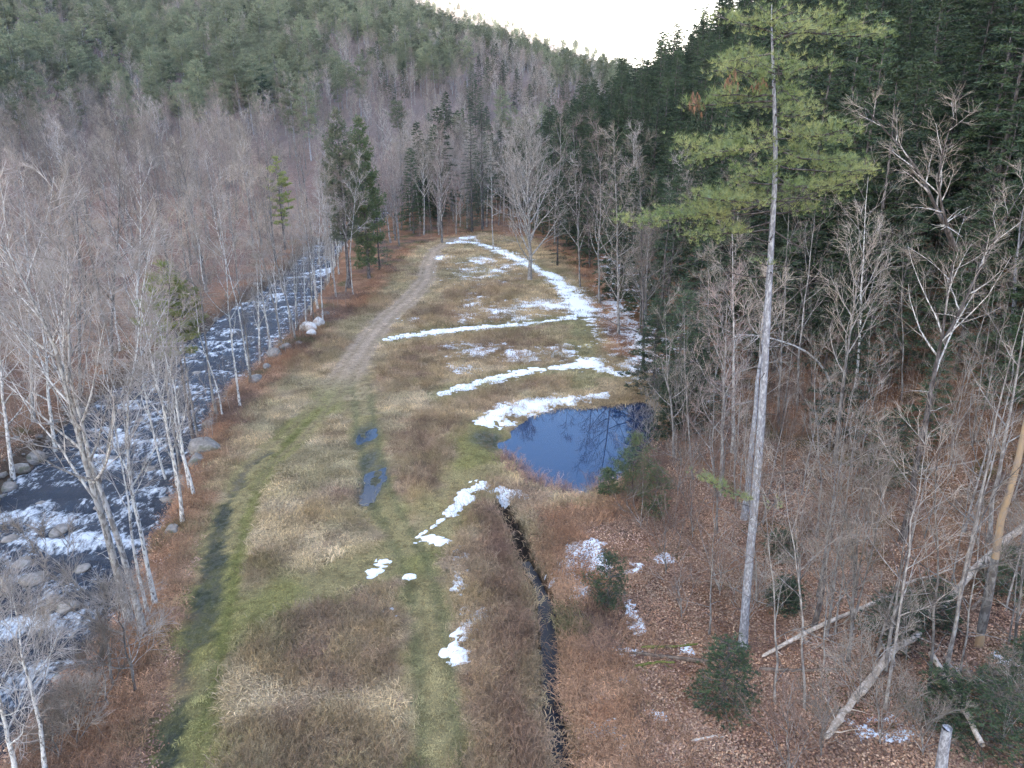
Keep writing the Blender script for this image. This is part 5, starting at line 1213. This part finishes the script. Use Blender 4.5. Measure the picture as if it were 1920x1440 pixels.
# ------------------------------------------------------------------ ground cover
def clump(rng, n, h, spread, wd, lay=.8, bend=.5, kind=0):
    g = Geo()
    P = rng.normal(size=(n, 3)) * [spread, spread, 0]
    a = rng.uniform(0, 2 * pi, n) if kind == 0 else rng.normal(0, .7, n)
    out = rng.uniform(.3, 1, n)[:, None] * np.stack([np.cos(a), np.sin(a), np.zeros(n)], 1) * lay
    D = out + [0, 0, 1.]; D /= np.linalg.norm(D, axis=1, keepdims=True)
    L = h * rng.uniform(.5, 1.2, n)[:, None]
    m = P + D * L * .55; e = m + (D * (1 - bend) + out * bend - [0, 0, bend * .45]) * L * .5
    s = np.stack([-np.sin(a), np.cos(a), np.zeros(n)], 1) * wd
    V = np.stack([P - s, P + s, m + s * .8, m - s * .8, e], 1).reshape(-1, 3); i = np.arange(n)[:, None] * 5
    g.raw(V, np.concatenate([i + [0, 1, 2], i + [0, 2, 3], i + [3, 2, 4]])); return g
rc = np.random.default_rng(3)
GR = [mesh_geo('tuft', clump(rc, 34, .30, .22, .011, 1.6, .7, k), [M['blade']], False) for k in (1, 1, 0, 1)]
def weedclump(rng, n, h, spread):
    g = Geo()
    for _ in range(n):
        p = rng.normal(size=3) * [spread, spread, 0]; q = walk(p, rng.normal(size=3) * .5 + [0, 0, 1.], h * rng.uniform(.6, 1.2), 3, rng, .22, -.02); g.line(q, .008, .004, 3, 0)
        for _ in range(5):
            a, d = along(q, rng.uniform(.3, 1)); g.line([a, a + side_dir(d, R(45), rng.uniform(0, 6)) * h * rng.uniform(.15, .4)], .005, .003, 3, 0)
    return g
WD = [mesh_geo('weed', weedclump(rc, 11, .6, .20), [M['stalk']], False) for _ in range(3)]
n = 150000
# denser towards the viewer, even across the picture
yy = 17 + (180 - 17) * rc.uniform(0, 1, n) ** 2.0; xx = rc.uniform(-1, 1, n) * (yy * .45 + 16) + 0
ok = (xx > riv_edge(yy) + .8) & (np.hypot(xx, yy) > 10)
s_, m_ = zone_masks(xx, yy)
trk = dist_poly(xx, yy, TRACK); trb = dist_poly(xx, yy, TRACK_B); sp_ = sdist_poly(xx, yy, POND); dt = dist_poly(xx, yy, DITCH)
pth = np.minimum(np.minimum(dist_poly(xx, yy, PATH_D), dist_poly(xx, yy, PATH_E)), np.minimum(dist_poly(xx, yy, PATH_F), dist_poly(xx, yy, GREEN_C)))
ok &= (np.maximum(*rut_mask(xx, yy)) < .4) | (rc.uniform(size=n) < .12)
ok &= (sp_ > .15) & (dt > .8) & (m_ < 2.5) & ~((trk < 1.5) & (rc.uniform(size=n) < .9)) & ~((trb < 1.1) & (rc.uniform(size=n) < .7)) & ~((pth < 1.5) & (rc.uniform(size=n) < .8)) & ((blobm(xx, yy, PUD) < .5) | (rc.uniform(size=n) < .2)) & ((SNOW(xx, yy) < .12) | (rc.uniform(size=n) < .15))
xx, yy = xx[ok], yy[ok]; nn = len(xx); col = ground_col(xx, yy) * rc.uniform(.65, 1.6, (nn, 1)) * (.55 + .9 * fbm(xx / 1.1, yy / 1.1, 2, 302))[:, None]; br = blobm(xx, yy, BROWN)
wd_ = (br > .4) & (rc.uniform(size=nn) < .55)
idx = np.where(wd_, 4 + rc.integers(0, 3, nn), rc.integers(0, 4, nn))
low = np.minimum(np.minimum(dist_poly(xx, yy, TRACK), dist_poly(xx, yy, TRACK_B)), dist_poly(xx, yy, GREEN_C)) < 2
sc_ = np.where(idx >= 4, rc.uniform(.6, 1.2, nn), rc.uniform(.6, 1.7, nn) * (.7 + .8 * fbm(xx / .9, yy / .9, 2, 303))) * np.where(low, .45, 1.0) * (1 + .6 * sstep(60, 150, yy))
scatter('meadow_grass', np.stack([xx, yy, height(xx, yy) - .02], 1), GR + WD, idx, rc.normal(.3, 1.0, nn) + fbm(xx / 3, yy / 3, 2, 300) * 5, sc_, 'matted dry grass and brown weeds over the meadow', col)
# rank brown weeds: along the banks, round the ditch and pond, at the forest edge
n = 26000
yy = 17 + 165 * rc.uniform(0, 1, n) ** 1.7; xx = rc.uniform(-1, 1, n) * (yy * .5 + 16)
s_, m_ = zone_masks(xx, yy); d = xx - riv_edge(yy); dt = dist_poly(xx, yy, DITCH); sp_ = sdist_poly(xx, yy, POND)
w1 = ((d > .5) & (m_ > -1.5) & (xx < 0) & (m_ < 5)); w2 = (dt > .5) & (dt < 3.6) & (yy < 52) & (xx > np.interp(yy, DITCH[::-1, 1], DITCH[::-1, 0]) - 4.2); w3 = (sp_ > .6) & (sp_ < 2.2); w4 = (xx > 0) & (m_ > -1.5) & (m_ < 5) & (rc.uniform(size=n) < .5)
rm_ = np.maximum(*rut_mask(xx, yy)); ok = (w1 | w2 | w3 | w4) & (rm_ < .3) & (dist_poly(xx, yy, TRACK) > 1.6) & (sp_ > .35) & (dt > .52) & (rc.uniform(size=n) < .85) & (SNOW(xx, yy) < .15)
xx, yy = xx[ok], yy[ok]; nn = len(xx); col = lerp(ground_col(xx, yy), [.255, .160, .105], np.full(nn, .6)) * rc.uniform(.7, 1.5, (nn, 1))
scatter('brown_weeds', np.stack([xx, yy, height(xx, yy) - .02], 1), WD + GR[:2], rc.integers(0, 5, nn), rc.uniform(0, 6.28, nn), np.where(sdist_poly(xx, yy, POND) < 2.8, .42, 1) * rc.uniform(.8, 1.6, nn), 'rank brown weeds along banks, ditch and forest edge', col)
# fallen leaves
def leafpatch(rng, n=70, r=.9):
    P = rng.uniform(-r, r, (n, 3)) * [1, 1, 0] + [0, 0, .02]; g = Geo()
    a = rng.uniform(0, 6.3, n); u_ = np.stack([np.cos(a), np.sin(a), rng.uniform(-.4, .5, n)], 1) * .055; v_ = np.stack([-np.sin(a), np.cos(a), rng.uniform(-.4, .5, n)], 1) * .035; P[:, 2] += rng.uniform(0, .06, n)
    V = np.stack([P - u_, P - v_, P + u_, P + v_ + [0, 0, .01]], 1).reshape(-1, 3); i = np.arange(n)[:, None] * 4
    g.raw(V, np.concatenate([i + [0, 1, 2], i + [0, 2, 3]])); return g
LF = [mesh_geo('leaves', leafpatch(rc), [M['blade']], False) for _ in range(4)]
n = 26000; yy = 17 + 80 * rc.uniform(0, 1, n) ** 1.4; xx = rc.uniform(-1, 1, n) * (yy * .8 + 8); s_, m_ = zone_masks(xx, yy); d = xx - riv_edge(yy)
ok = (m_ > .3) & ((d > 1) | (d < -rwid(yy) - 2)) & (sdist_poly(xx, yy, POND) > .2) & (dist_poly(xx, yy, DITCH) > 1.5) & (rut_mask(xx, yy)[0] < .2); xx, yy = xx[ok], yy[ok]; nn = len(xx)
pal = np.array([[.36, .20, .12], [.28, .155, .10], [.44, .29, .19], [.20, .11, .08], [.38, .24, .17]])
scatter('leaf_litter', np.stack([xx, yy, height(xx, yy) + .0], 1), LF, rc.integers(0, 4, nn), rc.uniform(0, 6.28, nn), rc.uniform(.55, 1.3, nn), 'fallen red-brown leaves on the forest floor', pal[rc.integers(0, 5, nn)] * rc.uniform(.6, 1.35, (nn, 1)) * (.55 + .9 * fbm(xx / 2.2, yy / 2.2, 3, 304))[:, None])
# thin undergrowth of saplings too many to count
def sapling(rng, H):
    gt, gc = bare_tree(straight(H, rng, .10, n=6), .022, rng, .15, 8, .42, (25, 50), 2, 2, .005, .05, None, 0, .45)
    return join(gt, gc, [M['twig_grey'], M['twig_red'], M['twig_red'] if rng.uniform() < .6 else M['twig_grey']])
SP = [sapling(rc, h) for h in (2.2, 3.0, 4.0, 1.6, 5.0)]
n = 9000; yy = 20 + 200 * rc.uniform(0, 1, n) ** 1.3; xx = rc.uniform(-1, 1, n) * (yy * .8 + 6); s_, m_ = zone_masks(xx, yy)
pr = fbm(xx / 6, yy / 6, 3, 310)
ok = (((xx > 0) & (m_ > 2.5) & (pr > np.where(yy < 50, .56, .50))) | (s_ > 2) & (pr > .46) | ((xx < 0) & (m_ > 1.5) & (s_ < -rwid(yy) - 1) & (pr > .5) & (yy > 45)) | ((yy > 165) & (m_ > 2) & (s_ < 0))) & (np.hypot(xx - 11, yy - 28) > 3)
ok &= ~((xx > 0) & (yy < 46)) & (sdist_poly(xx, yy, POND) > .6)
xx, yy = xx[ok], yy[ok]; nn = len(xx); print('saplings', nn)
scatter('undergrowth', np.stack([xx, yy, height(xx, yy) - .05], 1), SP, rc.integers(0, 5, nn), rc.uniform(0, 6.28, nn), rc.uniform(.7, 1.3, nn), 'thin bare undergrowth of saplings between the trunks')
# reeds on the pond rim
n = 70; t = rc.uniform(0, 1, n); rim = fl([(948, 860), (962, 885), (1000, 905), (1050, 925), (1105, 928), (1140, 912)], -.5)
xx = np.interp(t, np.linspace(0, 1, len(rim)), rim[:, 0]) + rc.normal(0, .3, n); yy = np.interp(t, np.linspace(0, 1, len(rim)), rim[:, 1]) + rc.normal(0, .3, n)
scatter('reeds', np.stack([xx, yy, np.full(n, -.62)], 1), WD, rc.integers(0, 3, n), rc.uniform(0, 6, n), rc.uniform(1.0, 1.8, n), 'dry brown reeds on the near rim of the pond', np.tile([[.36, .22, .17]], (n, 1)) * rc.uniform(.7, 1.4, (n, 1)))


# ------------------------------------------------------------------ valley air
V = np.array([(a, b, c) for a in (-2600, 2600) for b in (-400, 3200) for c in (-8, 640)], float)
Fq = np.array([(0, 1, 3, 2), (4, 6, 7, 5), (0, 4, 5, 1), (2, 3, 7, 6), (0, 2, 6, 4), (1, 5, 7, 3)])
hm = bpy.data.materials.new('air'); hm.use_nodes = True; hn_ = hm.node_tree.nodes; hn_.clear()
ho = hn_.new('ShaderNodeOutputMaterial'); hv = hn_.new('ShaderNodeVolumePrincipled'); hv.inputs['Density'].default_value = .00005; hv.inputs['Color'].default_value = (.92, .93, .95, 1)
hm.node_tree.links.new(hv.outputs[0], ho.inputs['Volume'])
tag(link('haze', mesh_from('haze', V, Fq, [hm], None, False)), 'thin pale haze in the valley air', None, None, 'stuff')
